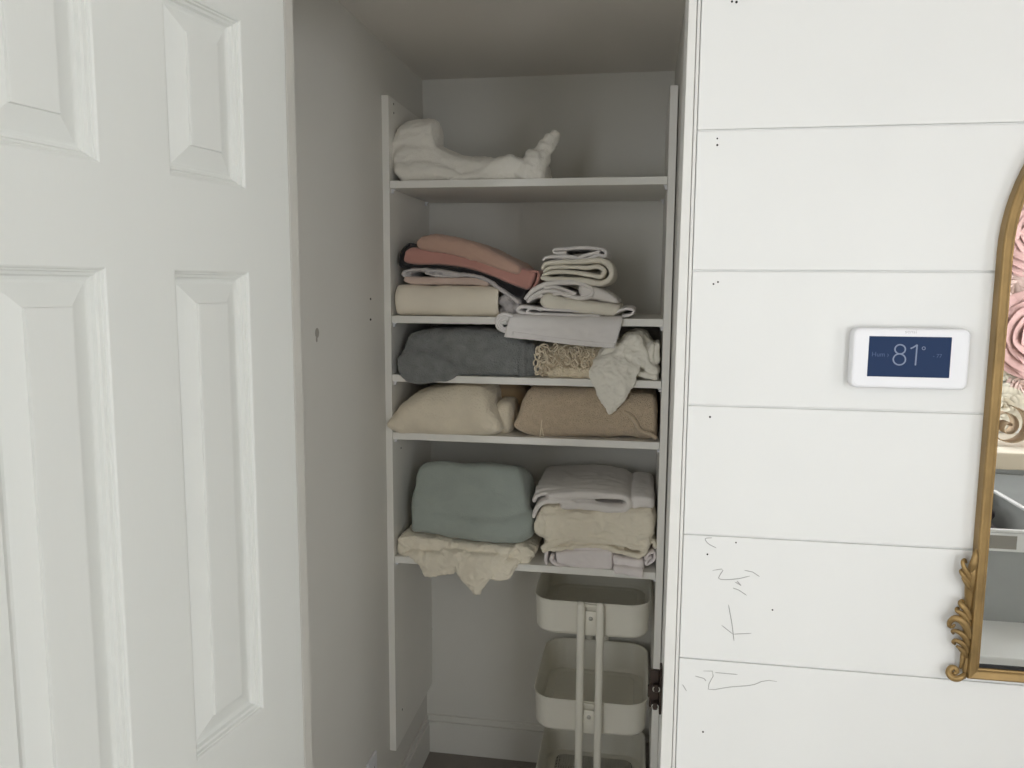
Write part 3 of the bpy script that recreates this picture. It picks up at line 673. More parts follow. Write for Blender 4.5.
puff(b, [(513, 424), (519, 408), (526, 393), (545, 389.5), (575, 388.8), (605, 391), (632, 394), (650, 396.5), (657.5, 399)],
     [(512.5, 426), (520, 433.5), (538, 438.5), (560, 440), (590, 440.2), (620, 439), (640, 440.5), (658.5, 441)], 0.887, 1.17, (0.014, 0.045, 0.05), (80, 24, 20), 0.003, 12, 160, ridge=0.0022, rf=14)
po = cloth('pillow', b, M['oat'], 'oat beige woven pillow at the right end of the fourth shelf', 'pillow', 'cushions on the fourth shelf', crease=((0.0022, 12, (0.8, 1, 1), 0),))
b = MB()
pp = [at(x, y, yy) for x, y, yy in ((622, 411, 0.8905), (629, 414, 0.886), (635, 421, 0.883), (640, 430, 0.882), (650, 434, 0.882), (657, 438.5, 0.886))]
b.tube(spline(pp, 30), np.r_[0.002, np.full(28, 0.0062), 0.003], 10)
b.build('seam_ridge', M['oat'], po, smooth=True)
b = MB()
b.tube(spline([at(542, 420, 0.884), at(541, 429, 0.882), at(540, 437, 0.880)], 10), 0.0016, 6)
b.tube(spline([at(542, 428, 0.883), at(543, 433, 0.881), at(544, 437, 0.880)], 10), 0.0012, 6)
tag(b.build('loose_thread', M['fringe'], po, smooth=True), 'pale loose thread')

# -- fifth shelf, left
b = MB()
puff(b, [(398, 541), (402, 536), (430, 538), (470, 544), (510, 547), (531, 549)], [(396.5, 556), (410, 558.5), (440, 560.5), (470, 562.5), (505, 565), (530, 566.5)], 0.895, 1.2, 0.012, (60, 12, 16), 0.004, 22, 170, ridge=0.003, rf=30)
# folds spilling over the shelf edge
drape(b, [[(408, 546, 0.96), (420, 546, 0.96), (434, 547, 0.96), (452, 549, 0.96)],
          [(401, 549, 0.905), (418, 552, 0.888), (436, 553, 0.885), (455, 556, 0.892)],
          [(404, 555, 0.886), (420, 558, 0.874), (440, 560, 0.870), (457, 562, 0.876)],
          [(414, 560, 0.876), (424, 565, 0.870), (442, 566, 0.866), (456, 567, 0.872)],
          [(424.5, 576.5, 0.874), (434, 576.5, 0.870), (445, 575.5, 0.868), (454, 574, 0.872)]], 0.004, (34, 36), 0.0025, 28, 172, ridge=0.003, rf=30)
drape(b, [[(434, 542, 0.97), (455, 544, 0.97), (480, 547, 0.97), (508, 548, 0.97)],
          [(438, 549, 0.898), (458, 552, 0.882), (482, 555, 0.882), (510, 555, 0.895)],
          [(446, 558, 0.880), (461, 563, 0.868), (482, 565, 0.866), (503, 562, 0.876)],
          [(455, 571, 0.872), (465, 576, 0.862), (480, 577, 0.860), (493, 574, 0.870)],
          [(466, 584, 0.870), (470, 587, 0.861), (478, 588, 0.860), (484, 586, 0.868)],
          [(475, 593, 0.868), (476.5, 594, 0.862), (478, 594.3, 0.862), (479.5, 593.6, 0.866)]], 0.004, (40, 46), 0.0022, 26, 174, ridge=0.0022, rf=24, aniso=(1.6, 1, 0.7))
drape(b, [[(496, 549, 0.96), (506, 549, 0.96), (518, 551, 0.96), (526, 552, 0.96)],
          [(494, 560, 0.889), (504, 561, 0.884), (514, 561, 0.884), (521, 560, 0.892)],
          [(491, 570, 0.878), (500, 571, 0.874), (509, 570, 0.874), (516, 568, 0.878)],
          [(488, 578.5, 0.874), (497, 580, 0.872), (504, 580, 0.872), (510, 578.5, 0.874)]], 0.0045, (26, 28), 0.0012, 26, 176)
ribbon(b, [(488, 577), (498, 579), (508, 579), (511, 575), (516, 566)], 2.6, 0.867, 0.878, (30, 6), 0.0004, 30, 177)
ribbon(b, [(504, 560), (511, 552), (518, 548.5), (521, 553), (513, 558)], 2.6, 0.889, 1.05, (40, 10), 0.0012, 30, 178)
ribbon(b, [(515, 546), (524, 549), (533, 553), (532, 556), (524, 553)], 2.8, 0.893, 1.08, (40, 10), 0.0012, 30, 179)
ribbon(b, [(410, 548), (402, 544), (399, 540), (404, 537.5), (415, 541)], 2.8, 0.890, 1.05, (40, 10), 0.0012, 30, 181)
b.tube([at(476, 583, 0.863), at(476.5, 588, 0.863), at(477, 592, 0.864), at(477.5, 596.5, 0.865)], [0.012, 0.009, 0.0055, 0.002], 12, 0.4, 1)
cloth('crumpled_sheet', b, M['cream_sheet'], 'crumpled cream sheet spilling in points over the fifth shelf, under the sage blanket', 'sheet', 'linens on the fifth shelf', blend=0.0026, smooth=1, crease=((0.0028, 24, (1, 1, 1), 13), (0.0012, 60, (1, 1, 1), 15)))
b = MB()
puff(b, [(415.5, 476), (417.5, 467), (426, 462), (450, 461.5), (475, 462), (500, 464), (515, 466), (523, 473)],
     [(409.5, 534), (425, 536), (440, 537.5), (460, 541), (480, 544), (500, 544.5), (515, 543.5), (533, 539)], 0.892, 1.13, (0.010, 0.022, 0.04), (70, 34, 26), 0.006, 7, 190, lean=0.045, slope=-0.055, ridge=0.004, rf=8)
puff(b, [(410, 507), (430, 512), (470, 517), (500, 519), (531, 514)],
     [(409.5, 534), (440, 537.5), (480, 544), (515, 544), (533, 539)], 0.8885, 0.98, (0.010, 0.03, 0.03), (60, 16, 12), 0.002, 10, 192)
cloth('folded_blanket', b, M['sage'], 'large sage green folded blanket on the fifth shelf, on the crumpled cream sheet', 'blanket', 'linens on the fifth shelf', blend=0.005, smooth=8, crease=((0.0030, 7, (0.8, 1, 1.6), 31), (0.0010, 25, (1, 1, 1), 33)))

# -- fifth shelf, right stack
b = MB()
ribbon(b, [(546, 566), (545.5, 556), (548, 549), (560, 548), (590, 549), (611, 550)], 4, 0.894, 1.16, (60, 14), 0.0014, 24, 200)
ribbon(b, [(553, 556), (551, 560), (556, 564.5), (565, 568), (590, 571), (640, 573)], 3.4, 0.890, 1.16, (70, 14), 0.0014, 24, 201)
puff(b, [(555, 553), (575, 550.5), (598, 550), (613, 550)], [(556, 563), (575, 569), (598, 570.6), (613, 571)], 0.888, 1.15, 0.010, (40, 16, 14), 0.0015, 18, 202)
puff(b, [(612, 556), (628, 558), (643, 560)], [(613, 572), (628, 574), (645, 575)], 0.893, 1.14, 0.010, (26, 12, 12), 0.0022, 24, 203, ridge=0.0018, rf=40)
drape(b, [[(614, 561, 0.92), (624, 562, 0.92), (634, 563, 0.92), (643, 564, 0.92)], [(614, 567, 0.883), (624, 568, 0.881), (634, 569, 0.882), (643, 570, 0.884)],
          [(614, 571, 0.877), (622, 573, 0.875), (632, 572, 0.876), (643, 574, 0.877)], [(616, 573.5, 0.876), (622, 573, 0.875), (631, 576, 0.875), (642, 578, 0.876)]], 0.004, (30, 24), 0.0012, 40, 204)
ribbon(b, [(645, 560), (649, 554.5), (654, 553.5), (655, 558), (651, 563), (646, 564.5), (648, 560), (652, 557)], 2.8, 0.895, 1.1, (56, 10), 0.0008, 30, 205)
cloth('folded_sheet', b, M['lilac_deep'], 'pale lilac folded sheet at the bottom of the right stack on the fifth shelf', 'sheet', 'linens on the fifth shelf', crease=((0.0010, 30, (1, 1, 1), 29),))
b = MB()
puff(b, [(537, 512), (546, 507.5), (570, 508), (600, 509.5), (630, 510), (652, 511), (656, 516)],
     [(541, 541), (550, 548), (575, 546), (600, 546.5), (620, 548), (640, 551), (654, 544)], 0.893, 1.19, 0.030, (70, 22, 20), 0.005, 20, 210, ridge=0.004, rf=18, aniso=(0.7, 1, 1.2))
ribbon(b, [(541, 550), (548, 546), (562, 541), (580, 540), (600, 541), (625, 546), (642, 549.5), (648, 545), (646, 538), (637, 537)], [4, 5, 6, 6, 6, 6, 5, 5, 5], 0.888, 1.17, (100, 16), 0.0026, 22, 212, ridge=0.0012)
ribbon(b, [(542, 552), (558, 549.5), (580, 547.5), (600, 547.5), (620, 552), (638, 556.5), (645, 554), (646, 549)], [4, 4.4, 4.4, 4.4, 4.8, 4.8, 4.4], 0.887, 1.17, (90, 16), 0.002, 26, 213)
puff(b, [(534, 519), (541, 514), (546, 520)], [(535, 531), (540, 538), (547, 535)], 0.889, 1.05, 0.014, (16, 16, 12), 0.003, 30, 214, ridge=0.003, rf=40)
ribbon(b, [(651, 541), (655, 544), (656, 550)], 4.4, 0.9, 1.08, (20, 10), 0.001, 30, 215)
cloth('folded_sheet', b, M['cream_sheet'], 'rumpled cream folded sheet in the middle of the right stack on the fifth shelf', 'sheet', 'linens on the fifth shelf', blend=0.0030, smooth=2, crease=((0.0032, 20, (0.8, 1, 1.5), 17), (0.0012, 52, (1, 1, 1), 19)))
b = MB()
ribbon(b, [(546, 497), (560, 495.5), (590, 495.8), (615, 497), (626, 499.5), (629, 504.5), (625, 509.5), (612, 510), (590, 507), (560, 506.5)], [7, 9, 9.4, 9.4, 8.4, 8, 8.4, 9, 9, 8], 0.893, 1.2, (110, 18), 0.0016, 18, 220)
ribbon(b, [(533, 519), (536, 510), (543, 503), (558, 501.5), (575, 502.5)], [4, 5, 5.5, 5, 4], 0.896, 1.1, (40, 12), 0.0016, 24, 221)
ribbon(b, [(534, 492), (542, 490), (556, 489.5), (600, 490), (626, 494)], [4, 5, 6, 6, 5], 0.93, 1.215, (60, 16), 0.0016, 22, 222)
ribbon(b, [(533, 503), (536, 497), (545, 494), (552, 494)], [4, 5, 5, 4], 0.91, 1.15, (30, 12), 0.0016, 24, 223)
puff(b, [(630, 496), (640, 495), (654, 498)], [(632, 511), (642, 508.5), (655, 510.5)], 0.900, 1.2, 0.014, (24, 14, 16), 0.0025, 20, 224, ridge=0.002, rf=34)
cloth('folded_sheet', b, M['white_sheet'], 'lilac-white folded sheet on top of the right stack on the fifth shelf', 'sheet', 'linens on the fifth shelf', blend=0.0030, smooth=2, crease=((0.0016, 18, (0.6, 1, 1.2), 23),))

# ------------------------------------------------------------------ utility cart on the closet floor
CX, CY0, CY1 = -0.1183, 0.870, 1.260
CW = 0.162
cart = empty('utility_cart', (CX, (CY0+CY1)/2, 0.0))
tag(cart, 'cream metal three-tier utility cart standing on the closet floor under the shelves', 'cart')
def rr(hw, y0, y1, r, n=8):
    pts = []
    for cx, cy, a0 in ((CX+hw-r, y0+r, -math.pi/2), (CX+hw-r, y1-r, 0), (CX-hw+r, y1-r, math.pi/2), (CX-hw+r, y0+r, math.pi)):
        for k in range(n+1): a = a0+k*math.pi/2/n; pts.append((cx+r*math.cos(a), cy+r*math.sin(a)))
    return pts
def loop(b, rings):
    n = len(rings[0][0]); v = []
    for pts, z in rings: v += [(x, y, z) for x, y in pts]
    b.add(v, [(i*n+j, i*n+(j+1) % n, i*n+n+(j+1) % n, i*n+n+j) for i in range(len(rings)-1) for j in range(n)])
for zr_ in (0.745, 0.459, 0.172):
    hgt = 0.098
    b = MB(); o = 0.0012
    rings = [(rr(CW, CY0, CY1, 0.062), zr_), (rr(CW-0.001, CY0+0.001, CY1-0.001, 0.061), zr_-0.004), (rr(CW-0.0035, CY0+0.0035, CY1-0.0035, 0.058), zr_-0.006),
             (rr(CW-0.006, CY0+0.006, CY1-0.006, 0.056), zr_-hgt+0.008), (rr(CW-0.011, CY0+0.011, CY1-0.011, 0.052), zr_-hgt),
             (rr(CW-0.014, CY0+0.014, CY1-0.014, 0.050), zr_-hgt+0.0012), (rr(CW-0.0085, CY0+0.0085, CY1-0.0085, 0.054), zr_-hgt+0.010),
             (rr(CW-0.0055, CY0+0.0055, CY1-0.0055, 0.057), zr_-0.006), (rr(CW-0.003, CY0+0.003, CY1-0.003, 0.059), zr_-0.0005), (rr(CW, CY0, CY1, 0.062), zr_)]
    loop(b, rings)
    # solid border of the tray bottom
    loop(b, [(rr(CW-0.012, CY0+0.012, CY1-0.012, 0.05), zr_-hgt+0.0014), (rr(CW-0.040, CY0+0.040, CY1-0.040, 0.03), zr_-hgt+0.0034), (rr(CW-0.040, CY0+0.040, CY1-0.040, 0.03), zr_-hgt+0.0022), (rr(CW-0.012, CY0+0.012, CY1-0.012, 0.05), zr_-hgt+0.0002)])
    # slot plate between the poles
    for yy, sg in ((CY0, -1), (CY1, 1)):
        b.box(CX-0.017, CX+0.017, min(yy, yy+sg*0.004), max(yy, yy+sg*0.004), zr_-hgt+0.006, zr_-0.024)
        b.box(CX-0.017, CX+0.017, min(yy, yy+sg*0.006), max(yy, yy+sg*0.006), zr_-0.010, zr_-0.004)
    tr = b.build('tray', M['cart'], cart, smooth=False)
    tr.modifiers.new('b', 'BEVEL').width = 0.0006; tr.modifiers['b'].limit_method = 'ANGLE'
    for p in tr.data.polygons: p.use_smooth = True
    b = MB(); pts = rr(CW-0.041, CY0+0.041, CY1-0.041, 0.029); z = zr_-hgt+0.0028
    b.add([(x, y, z) for x, y in pts]+[(x, y, z-0.001) for x, y in pts], [tuple(range(len(pts))), tuple(range(len(pts), 2*len(pts)))]); b.build('mesh_bottom' if zr_ < 0.3 else 'tray_bottom', M['mesh'] if zr_ < 0.3 else M['cart'], tr)
    for yy, sg in ((CY0-0.004, -1), (CY1+0.004, 1)):
        b = MB(); b.tube([(CX, yy, zr_-0.044), (CX, yy+sg*0.002, zr_-0.044), (CX, yy+sg*0.004, zr_-0.044)], [0.0062, 0.0056, 0.003], 14); b.build('bolt', M['steel'], tr, smooth=True)
for yy, sg in ((CY0-0.011, -1), (CY1+0.0105, 1)):
    for sx in (-1, 1):
        b = MB(); b.tube([(CX+sx*0.026, yy, 0.075), (CX+sx*0.026, yy, 0.08), (CX+sx*0.026, yy, 0.740), (CX+sx*0.026, yy, 0.747), (CX+sx*0.026, yy, 0.751)], [0.0095, 0.0106, 0.0106, 0.009, 0.005], 18)
        b.build('pole', M['cart'], cart, smooth=True)
    b = MB(); b.tube(spline([(CX-0.13, yy+sg*0.0, 0.068), (CX-0.06, yy, 0.075), (CX+0.06, yy, 0.075), (CX+0.13, yy, 0.068)], 20), 0.009, 12); b.build('foot_bar', M['cart'], cart, smooth=True)
    for sx in (-1, 1):
        b = MB(); cx = CX+sx*0.128
        b.tube([(cx, yy, 0.066), (cx, yy, 0.045)], 0.006, 10)
        b.tube([(cx-0.009, yy+0.004*sg*-1, 0.025), (cx-0.007, yy+0.004*sg*-1, 0.025), (cx+0.007, yy+0.004*sg*-1, 0.025), (cx+0.009, yy+0.004*sg*-1, 0.025)], [0.020, 0.0248, 0.0248, 0.020], 20)
        b.box(cx-0.012, cx-0.0095, yy-0.010, yy+0.006, 0.020, 0.050); b.box(cx+0.0095, cx+0.012, yy-0.010, yy+0.006, 0.020, 0.050); b.box(cx-0.012, cx+0.012, yy-0.010, yy+0.006, 0.046, 0.051)
        tag(b.build('caster', M['black'], cart), 'dark caster wheel')

# ------------------------------------------------------------------ latch on the right jamb
p0, p1 = at(648.5, 669, 0.03), at(662, 711, 0.03)
JX = JR-0.0105+0.0113*p1[2]/HEAD                  # jamb face at the latch
lt = empty('door_latch', (JX, 0.03, p1[2]))
tag(lt, 'dark bronze latch with two round screws on the right door jamb beside the cart', 'latch')
b = MB(); b.box(p0[0]+0.002, JX-0.004, 0.026, 0.034, p1[2]+0.006, p0[2]); b.box(p0[0]-0.0005, p0[0]+0.004, 0.027, 0.036, p1[2]+0.022, p0[2]-0.028); b.build('latch_body', M['bronze'], lt, bevel=0.002)
b = MB(); b.box(JX-0.0045, JX-0.0008, 0.019, 0.040, p1[2]-0.001, p0[2]+0.008); b.build('strike_plate', M['bronze'], lt, bevel=0.0012)
for (px, py) in ((656.3, 689), (655.0, 706.5)):
    c = at(px, py, 0.018); b = MB()
    b.tube([(c[0], 0.0262, c[2]), (c[0], 0.0185, c[2]), (c[0], 0.0170, c[2])], [0.0066, 0.0066, 0.0052], 18); scw = b.build('screw', M['bronze'], lt)
    for a0 in (0.0, math.pi):  # steel arcs only left and right, standing in for highlights on the rim
        b = MB(); b.tube([(c[0]+0.0052*math.cos(a), 0.0168, c[2]+0.0052*math.sin(a)) for a in np.linspace(a0-0.8, a0+0.8, 12)], 0.0008, 8); b.build('screw_rim_glint', M['steel'], scw, smooth=True)

# ------------------------------------------------------------------ wall outlet low on the closet's left wall
pt = atx(372, 757, XL+0.004)
ol = empty('wall_outlet', (XL, pt[1], pt[2]-0.115)); tag(ol, 'white outlet cover low on the closet left wall at the bottom of the photo', 'outlet')
b = MB(); b.box(XL, XL+0.007, pt[1]-0.036, pt[1]+0.034, pt[2]-0.115, pt[2]); b.build('cover_plate', M['white_plastic'], ol, bevel=0.0025)
for dz in (-0.085, -0.035):
    b = MB(); b.box(XL+0.007, XL+0.0085, pt[1]-0.016, pt[1]+0.015, pt[2]+dz-0.014, pt[2]+dz+0.014); so = b.build('socket', M['white_plastic'], ol, bevel=0.001)
    b = MB()
    for dy in (-0.007, 0.006): b.box(XL+0.0085, XL+0.0088, pt[1]+dy-0.001, pt[1]+dy+0.001, pt[2]+dz-0.005, pt[2]+dz+0.005)
    b.build('slots', M['dark'], so)

# ------------------------------------------------------------------ thermostat
th = empty('thermostat', (0.372, 0, 1.46)); tag(th, 'white thermostat with a dark blue screen reading 81 degrees on the shiplap wall', 'thermostat')
TX0, TX1, TZ0, TZ1 = 0.2945, 0.4485, 1.4605, 1.5455
def rbox(b, x0, x1, z0, z1, y0, y1, rc, n=8, inset=0.0):
    pts = []
    for cx, cz, a0 in ((x1-rc, z0+rc, -math.pi/2), (x1-rc, z1-rc, 0), (x0+rc, z1-rc, math.pi/2), (x0+rc, z0+rc, math.pi)):
        for k in range(n+1): a = a0+k*math.pi/2/n; pts.append((cx+rc*math.cos(a), cz+rc*math.sin(a)))
    N = len(pts); cx, cz = (x0+x1)/2, (z0+z1)/2
    def ring(d, y): return [(x+(cx-x)/abs(cx-x+1e-9)*0 - d*np.sign(x-cx), y, z-d*np.sign(z-cz)) for x, z in pts]
    prof = [(inset+0.004, y0), (inset+0.0015, y0+0.0008), (0.0, y0+0.0035), (0.0, y1)]
    v = []
    for d, y in prof: v += ring(d, y)
    f = [(i*N+j, i*N+(j+1) % N, i*N+N+(j+1) % N, i*N+N+j) for i in range(len(prof)-1) for j in range(N)]
    f += [tuple(range(N)), tuple(range((len(prof)-1)*N, len(prof)*N))]; b.add(v, f)
b = MB(); rbox(b, TX0, TX1, TZ0, TZ1, -0.024, -0.004, 0.009); b.build('housing', M['white_plastic'], th, smooth=False)
b = MB(); rbox(b, TX0+0.006, TX1-0.006, TZ0+0.006, TZ1-0.006, -0.0045, 0.0, 0.006); b.build('wall_plate', M['white_plastic'], th)
sa, sb_ = at(869.5, 336.4, -0.0246), at(949.2, 378.2, -0.0246)
b = MB(); b.box(sa[0], sb_[0], -0.0246, -0.0236, sb_[2], sa[2]+0.0005); scr = b.build('screen', M['screen'], th, bevel=0.0004)
def text(body, cx, cz, h, m, parent, name, offset=0.0, y=-0.0249, wscale=1.0):
    cu = bpy.data.curves.new(name, 'FONT'); cu.body = body; cu.size = 1.0; cu.extrude = 0.0; cu.offset = offset; cu.align_x = 'CENTER'; cu.resolution_u = 4
    tmp = bpy.data.objects.new(name+'_t', cu); COL.objects.link(tmp); bpy.context.view_layer.update()
    me = bpy.data.meshes.new_from_object(tmp.evaluated_get(bpy.context.evaluated_depsgraph_get()))
    bpy.data.objects.remove(tmp); bpy.data.curves.remove(cu)
    co = np.array([tuple(v.co) for v in me.vertices]); zc = (co[:, 1].min()+co[:, 1].max())/2; k = h/(co[:, 1].max()-co[:, 1].min())
    xc = (co[:, 0].min()+co[:, 0].max())/2
    for v in me.vertices: x, yy = v.co.x, v.co.y; v.co = (cx+(x-xc)*k*wscale, y, cz+(yy-zc)*k)
    me.materials.append(m); me.name = name
    o = bpy.data.objects.new(name, me); COL.objects.link(o); o.parent = parent
    o.matrix_parent_inverse = Matrix.Translation(th.location).inverted() if parent == th else Matrix.Translation(parent.matrix_world.translation).inverted()
    return o
def tpx(px, py): p = at(px, py, -0.0249); return p[0], p[2]
def stroke(paths, name, w=0.00095):
    b = MB()
    for pl in paths:
        C = np.array([[*tpx(x, y)] for x, y in pl]); C = spline(C, 40) if len(pl) > 3 else C
        t = np.gradient(C, axis=0); t /= np.linalg.norm(t, axis=1)[:, None]; N = np.c_[-t[:, 1], t[:, 0]]*w; n = len(C)
        v = [(p[0], -0.0249, p[1]) for p in np.r_[C-N, C+N]]+[(p[0], -0.0247, p[1]) for p in np.r_[C-N, C+N]]
        f = []
        for i in range(n-1): f += [(i, i+1, n+i+1, n+i), (2*n+i, 3*n+i, 3*n+i+1, 2*n+i+1), (i, 2*n+i, 2*n+i+1, i+1), (n+i, n+i+1, 3*n+i+1, 3*n+i)]
        b.add(v, f)
    return b.build(name, M['digits'], scr)
def ell(cx, cy, rx, ry, k=24): return [(cx+rx*math.sin(2*math.pi*i/k), cy-ry*math.cos(2*math.pi*i/k)) for i in range(k+1)]
stroke([ell(900.2, 349.3, 5.2, 4.6), ell(899.4, 359.4, 6.1, 5.5)], 'temperature_digit')
stroke([[(910.6, 348.6), (914.0, 347.0), (917.2, 344.9)], [(917.2, 344.6), (916.4, 354.0), (915.4, 365.4)]], 'temperature_digit')
stroke([ell(923.8, 348.3, 1.5, 1.5, 12)], 'degree_sign', 0.0004)
c = tpx(880.5, 354.3); text('Hum \u203a', c[0], c[1], 0.0062, M['digits_dim'], scr, 'mode_text')
c = tpx(937.5, 356.0); text('- 77', c[0], c[1], 0.0052, M['digits_dim'], scr, 'setpoint_text')
c = tpx(911, 331.8); text('sensi', c[0], c[1], 0.0044, M['logo'], th, 'logo', -0.01, y=-0.02425, wscale=1.15)

# ------------------------------------------------------------------ arched gold mirror
MX0, MZ0, MR, MZS = 0.4815, 1.0365, 0.30, 1.650
MX1 = MX0+2*MR
mi = empty('wall_mirror', ((MX0+MX1)/2, 0, MZ0)); tag(mi, 'arched gold-framed mirror with scroll ornament at its corner, right edge of the photo', 'mirror')
def arch(inset):
    r = MR-inset; cx = MX0+MR
    pts = [(MX0+inset, MZ0+inset), (MX0+inset, (MZ0+MZS)/2)]
    pts += [(cx-r*math.cos(a), MZS+r*math.sin(a)) for a in np.linspace(0, math.pi, 49)]
    pts += [(MX1-inset, (MZ0+MZS)/2), (MX1-inset, MZ0+inset)]
    return pts
prof = [(0.0, 0.0), (0.0, -0.0165), (0.001, -0.0195), (0.003, -0.0202), (0.0100, -0.0182), (0.0118, -0.0172), (0.0132, -0.0150), (0.0155, -0.0145), (0.0165, -0.012), (0.0165, -0.0)]
b = MB(); v = []; N = len(arch(0))
for d, y in prof: v += [(x, y, z) for x, z in arch(d)]
b.add(v, [(i*N+j, i*N+(j+1) % N, i*N+N+(j+1) % N, i*N+N+j) for i in range(len(prof)-1) for j in range(N)])
b.build('frame', M['gold'], mi)
b = MB(); pts = arch(0.0165); N = len(pts); b.add([(x, -0.012, z) for x, z in pts]+[(x, -0.009, z) for x, z in pts], [tuple(range(N)), tuple(range(N, 2*N))]+[(j, (j+1) % N, N+(j+1) % N, N+j) for j in range(N)])
b.build('mirror_glass', M['mirror'], mi)
b = MB(); b.box(MX0+0.0165, MX1-0.0165, -0.0135, -0.0122, MZ0+0.0165, MZ0+0.0215); b.build('glass_edge', M['black'], mi)
def ornament(flip):
    b = MB(); k = 0.0015/1.0
    def P(cx, cy, Y=-0.016):   # coordinates in the enlarged view of the corner
        p = at(944+cx/4.8, 530+cy/4.8, Y)
        return np.array([p[0] if not flip else MX0+MX1-p[0], Y, p[2]])
    def leaf(pts, rads, Y=-0.014, fl=0.75):
        C = spline(np.array([P(x, y, Y-0.004*math.sin(i*0.9)) for i, (x, y) in enumerate(pts)]), 26)
        r = np.interp(np.linspace(0, 1, 26), np.linspace(0, 1, len(rads)), rads)*0.00036
        b.tube(C, r, 10, fl, 1)
    leaf([(148, 96), (146, 130), (138, 190), (128, 250), (122, 330), (120, 420), (112, 520), (108, 610), (100, 690), (96, 712)], [3, 17, 22, 20, 17, 17, 17, 19, 16, 6], -0.008, 1.0)   # stem
    leaf([(154, 92), (150, 120), (144, 160), (134, 200)], [3, 13, 14, 4], -0.017)
    leaf([(134, 250), (112, 210), (96, 178), (90, 152), (100, 142), (108, 158)], [9, 11, 11, 9, 7, 4])
    leaf([(132, 270), (108, 240), (88, 212), (80, 196), (90, 188)], [8, 10, 10, 8, 4])
    leaf([(130, 290), (112, 262), (96, 240), (88, 228)], [7, 9, 9, 5])
    leaf([(126, 430), (108, 390), (92, 368), (78, 352), (86, 340), (98, 350)], [9, 12, 13, 12, 9, 5])
    leaf([(124, 460), (100, 420), (78, 396), (62, 388), (62, 376), (74, 376)], [9, 12, 12, 11, 8, 5])
    leaf([(122, 520), (108, 470), (84, 436), (54, 424), (30, 438), (26, 460), (40, 466), (50, 454)], [10, 13, 15, 15, 14, 11, 9, 5], -0.017)
    leaf([(118, 560), (104, 520), (82, 496), (56, 484), (40, 486), (46, 498)], [9, 12, 12, 11, 8, 5])
    leaf([(114, 590), (98, 556), (76, 538), (54, 530), (44, 538), (54, 548)], [9, 11, 11, 10, 8, 5])
    leaf([(108, 612), (92, 584), (74, 566), (58, 556)], [8, 10, 10, 5])
    leaf([(112, 480), (96, 560), (86, 630), (78, 664)], [6, 9, 10, 5], -0.010)
    leaf([(100, 690), (84, 706), (58, 714), (34, 704), (24, 682), (36, 662), (56, 664), (62, 682), (48, 690)], [8, 12, 14, 14, 14, 14, 12, 10, 7], -0.015)
    return b.build('scroll_ornament', M['gold'], mi, smooth=True)
ornament(False); ornament(True)

# ------------------------------------------------------------------ what the mirror reflects, behind and right of the camera
b = MB(); b.box(0.86, 1.62, -1.62, -0.88, 0.03, 0.665); dr = tag(b.build('dresser', M['dresser'], bevel=0.004), 'low white dresser with a grey bin on it, reflected at the bottom of the mirror', 'dresser')
b = MB(); b.box(0.845, 1.635, -1.63, -0.865, 0.665, 0.69); b.build('dresser_top', M['dresser'], dr, bevel=0.003)
for x in (0.9, 1.58):
    for y in (-1.58, -0.92): b = MB(); b.box(x-0.02, x+0.02, y-0.02, y+0.02, 0.0, 0.03); b.build('foot', M['dresser'], dr)
# storage bin
def bin_at(loc, rz):
    r = empty('storage_bin', loc); r.rotation_euler.z = rz
    bpy.context.view_layer.update()
    def w(pts): return [tuple(r.matrix_basis @ Vector(p)) for p in pts]
    b = MB(); hx, hy, h = 0.165, 0.23, 0.253
    for (x0, x1, y0, y1) in ((-hx, hx, -hy, -hy+0.006), (-hx, hx, hy-0.006, hy), (-hx, -hx+0.006, -hy+0.006, hy-0.006), (hx-0.006, hx, -hy+0.006, hy-0.006)): b.box(x0, x1, y0, y1, 0, h)
    b.box(-hx+0.006, hx-0.006, -hy+0.006, hy-0.006, 0, 0.006); b.v = [np.array(w(np.concatenate(b.v)))]; b.build('bin_body', M['bin'], r)
    b = MB(); zz = h
    for (x0, x1, y0, y1) in ((-hx-.004, hx+.004, -hy-.004, -hy+0.010), (-hx-.004, hx+.004, hy-0.010, hy+.004), (-hx-.004, -hx+0.010, -hy+0.010, hy-0.010), (hx-0.010, hx+.004, -hy+0.010, hy-0.010)): b.box(x0, x1, y0, y1, zz, zz+0.008)
    b.v = [np.array(w(np.concatenate(b.v)))]; b.build('bin_rim', M['bin_rim'], r, bevel=0.002)
    b = MB(); b.box(-0.06, 0.10, hy, hy+0.004, h-0.052, h-0.001); b.v = [np.array(w(np.concatenate(b.v)))]; lh = b.build('label_holder', M['bin_rim'], r)
    b = MB(); b.box(-0.035, 0.035, hy+0.004, hy+0.005, h-0.045, h-0.008); b.v = [np.array(w(np.concatenate(b.v)))]; b.build('label_card', M['scuff'], r)
    return r
tag(bin_at((0.985, -1.33, 0.69), 0.0), 'grey storage bin with white rim and label holder, reflected low in the mirror', 'bin')
b = MB()
for i in range(4):
    cx, cy = 0.90+0.055*i, -1.46+0.05*((i*7) % 3)
    b.tube(spline([(cx-0.03, cy-0.03, 0.88), (cx, cy, 0.925-0.004*(i % 2)), (cx+0.04, cy-0.03, 0.885)], 12), 0.022, 10)
b.tube([(0.985, -1.42, 0.70), (0.985, -1.42, 0.80), (0.985, -1.42, 0.875)], [0.12, 0.125, 0.11], 16)
tag(b.build('bundled_cloth', M['plum_cloth'], smooth=True), 'dark plum bundle of cloth filling the grey bin in the mirror', 'cloth')
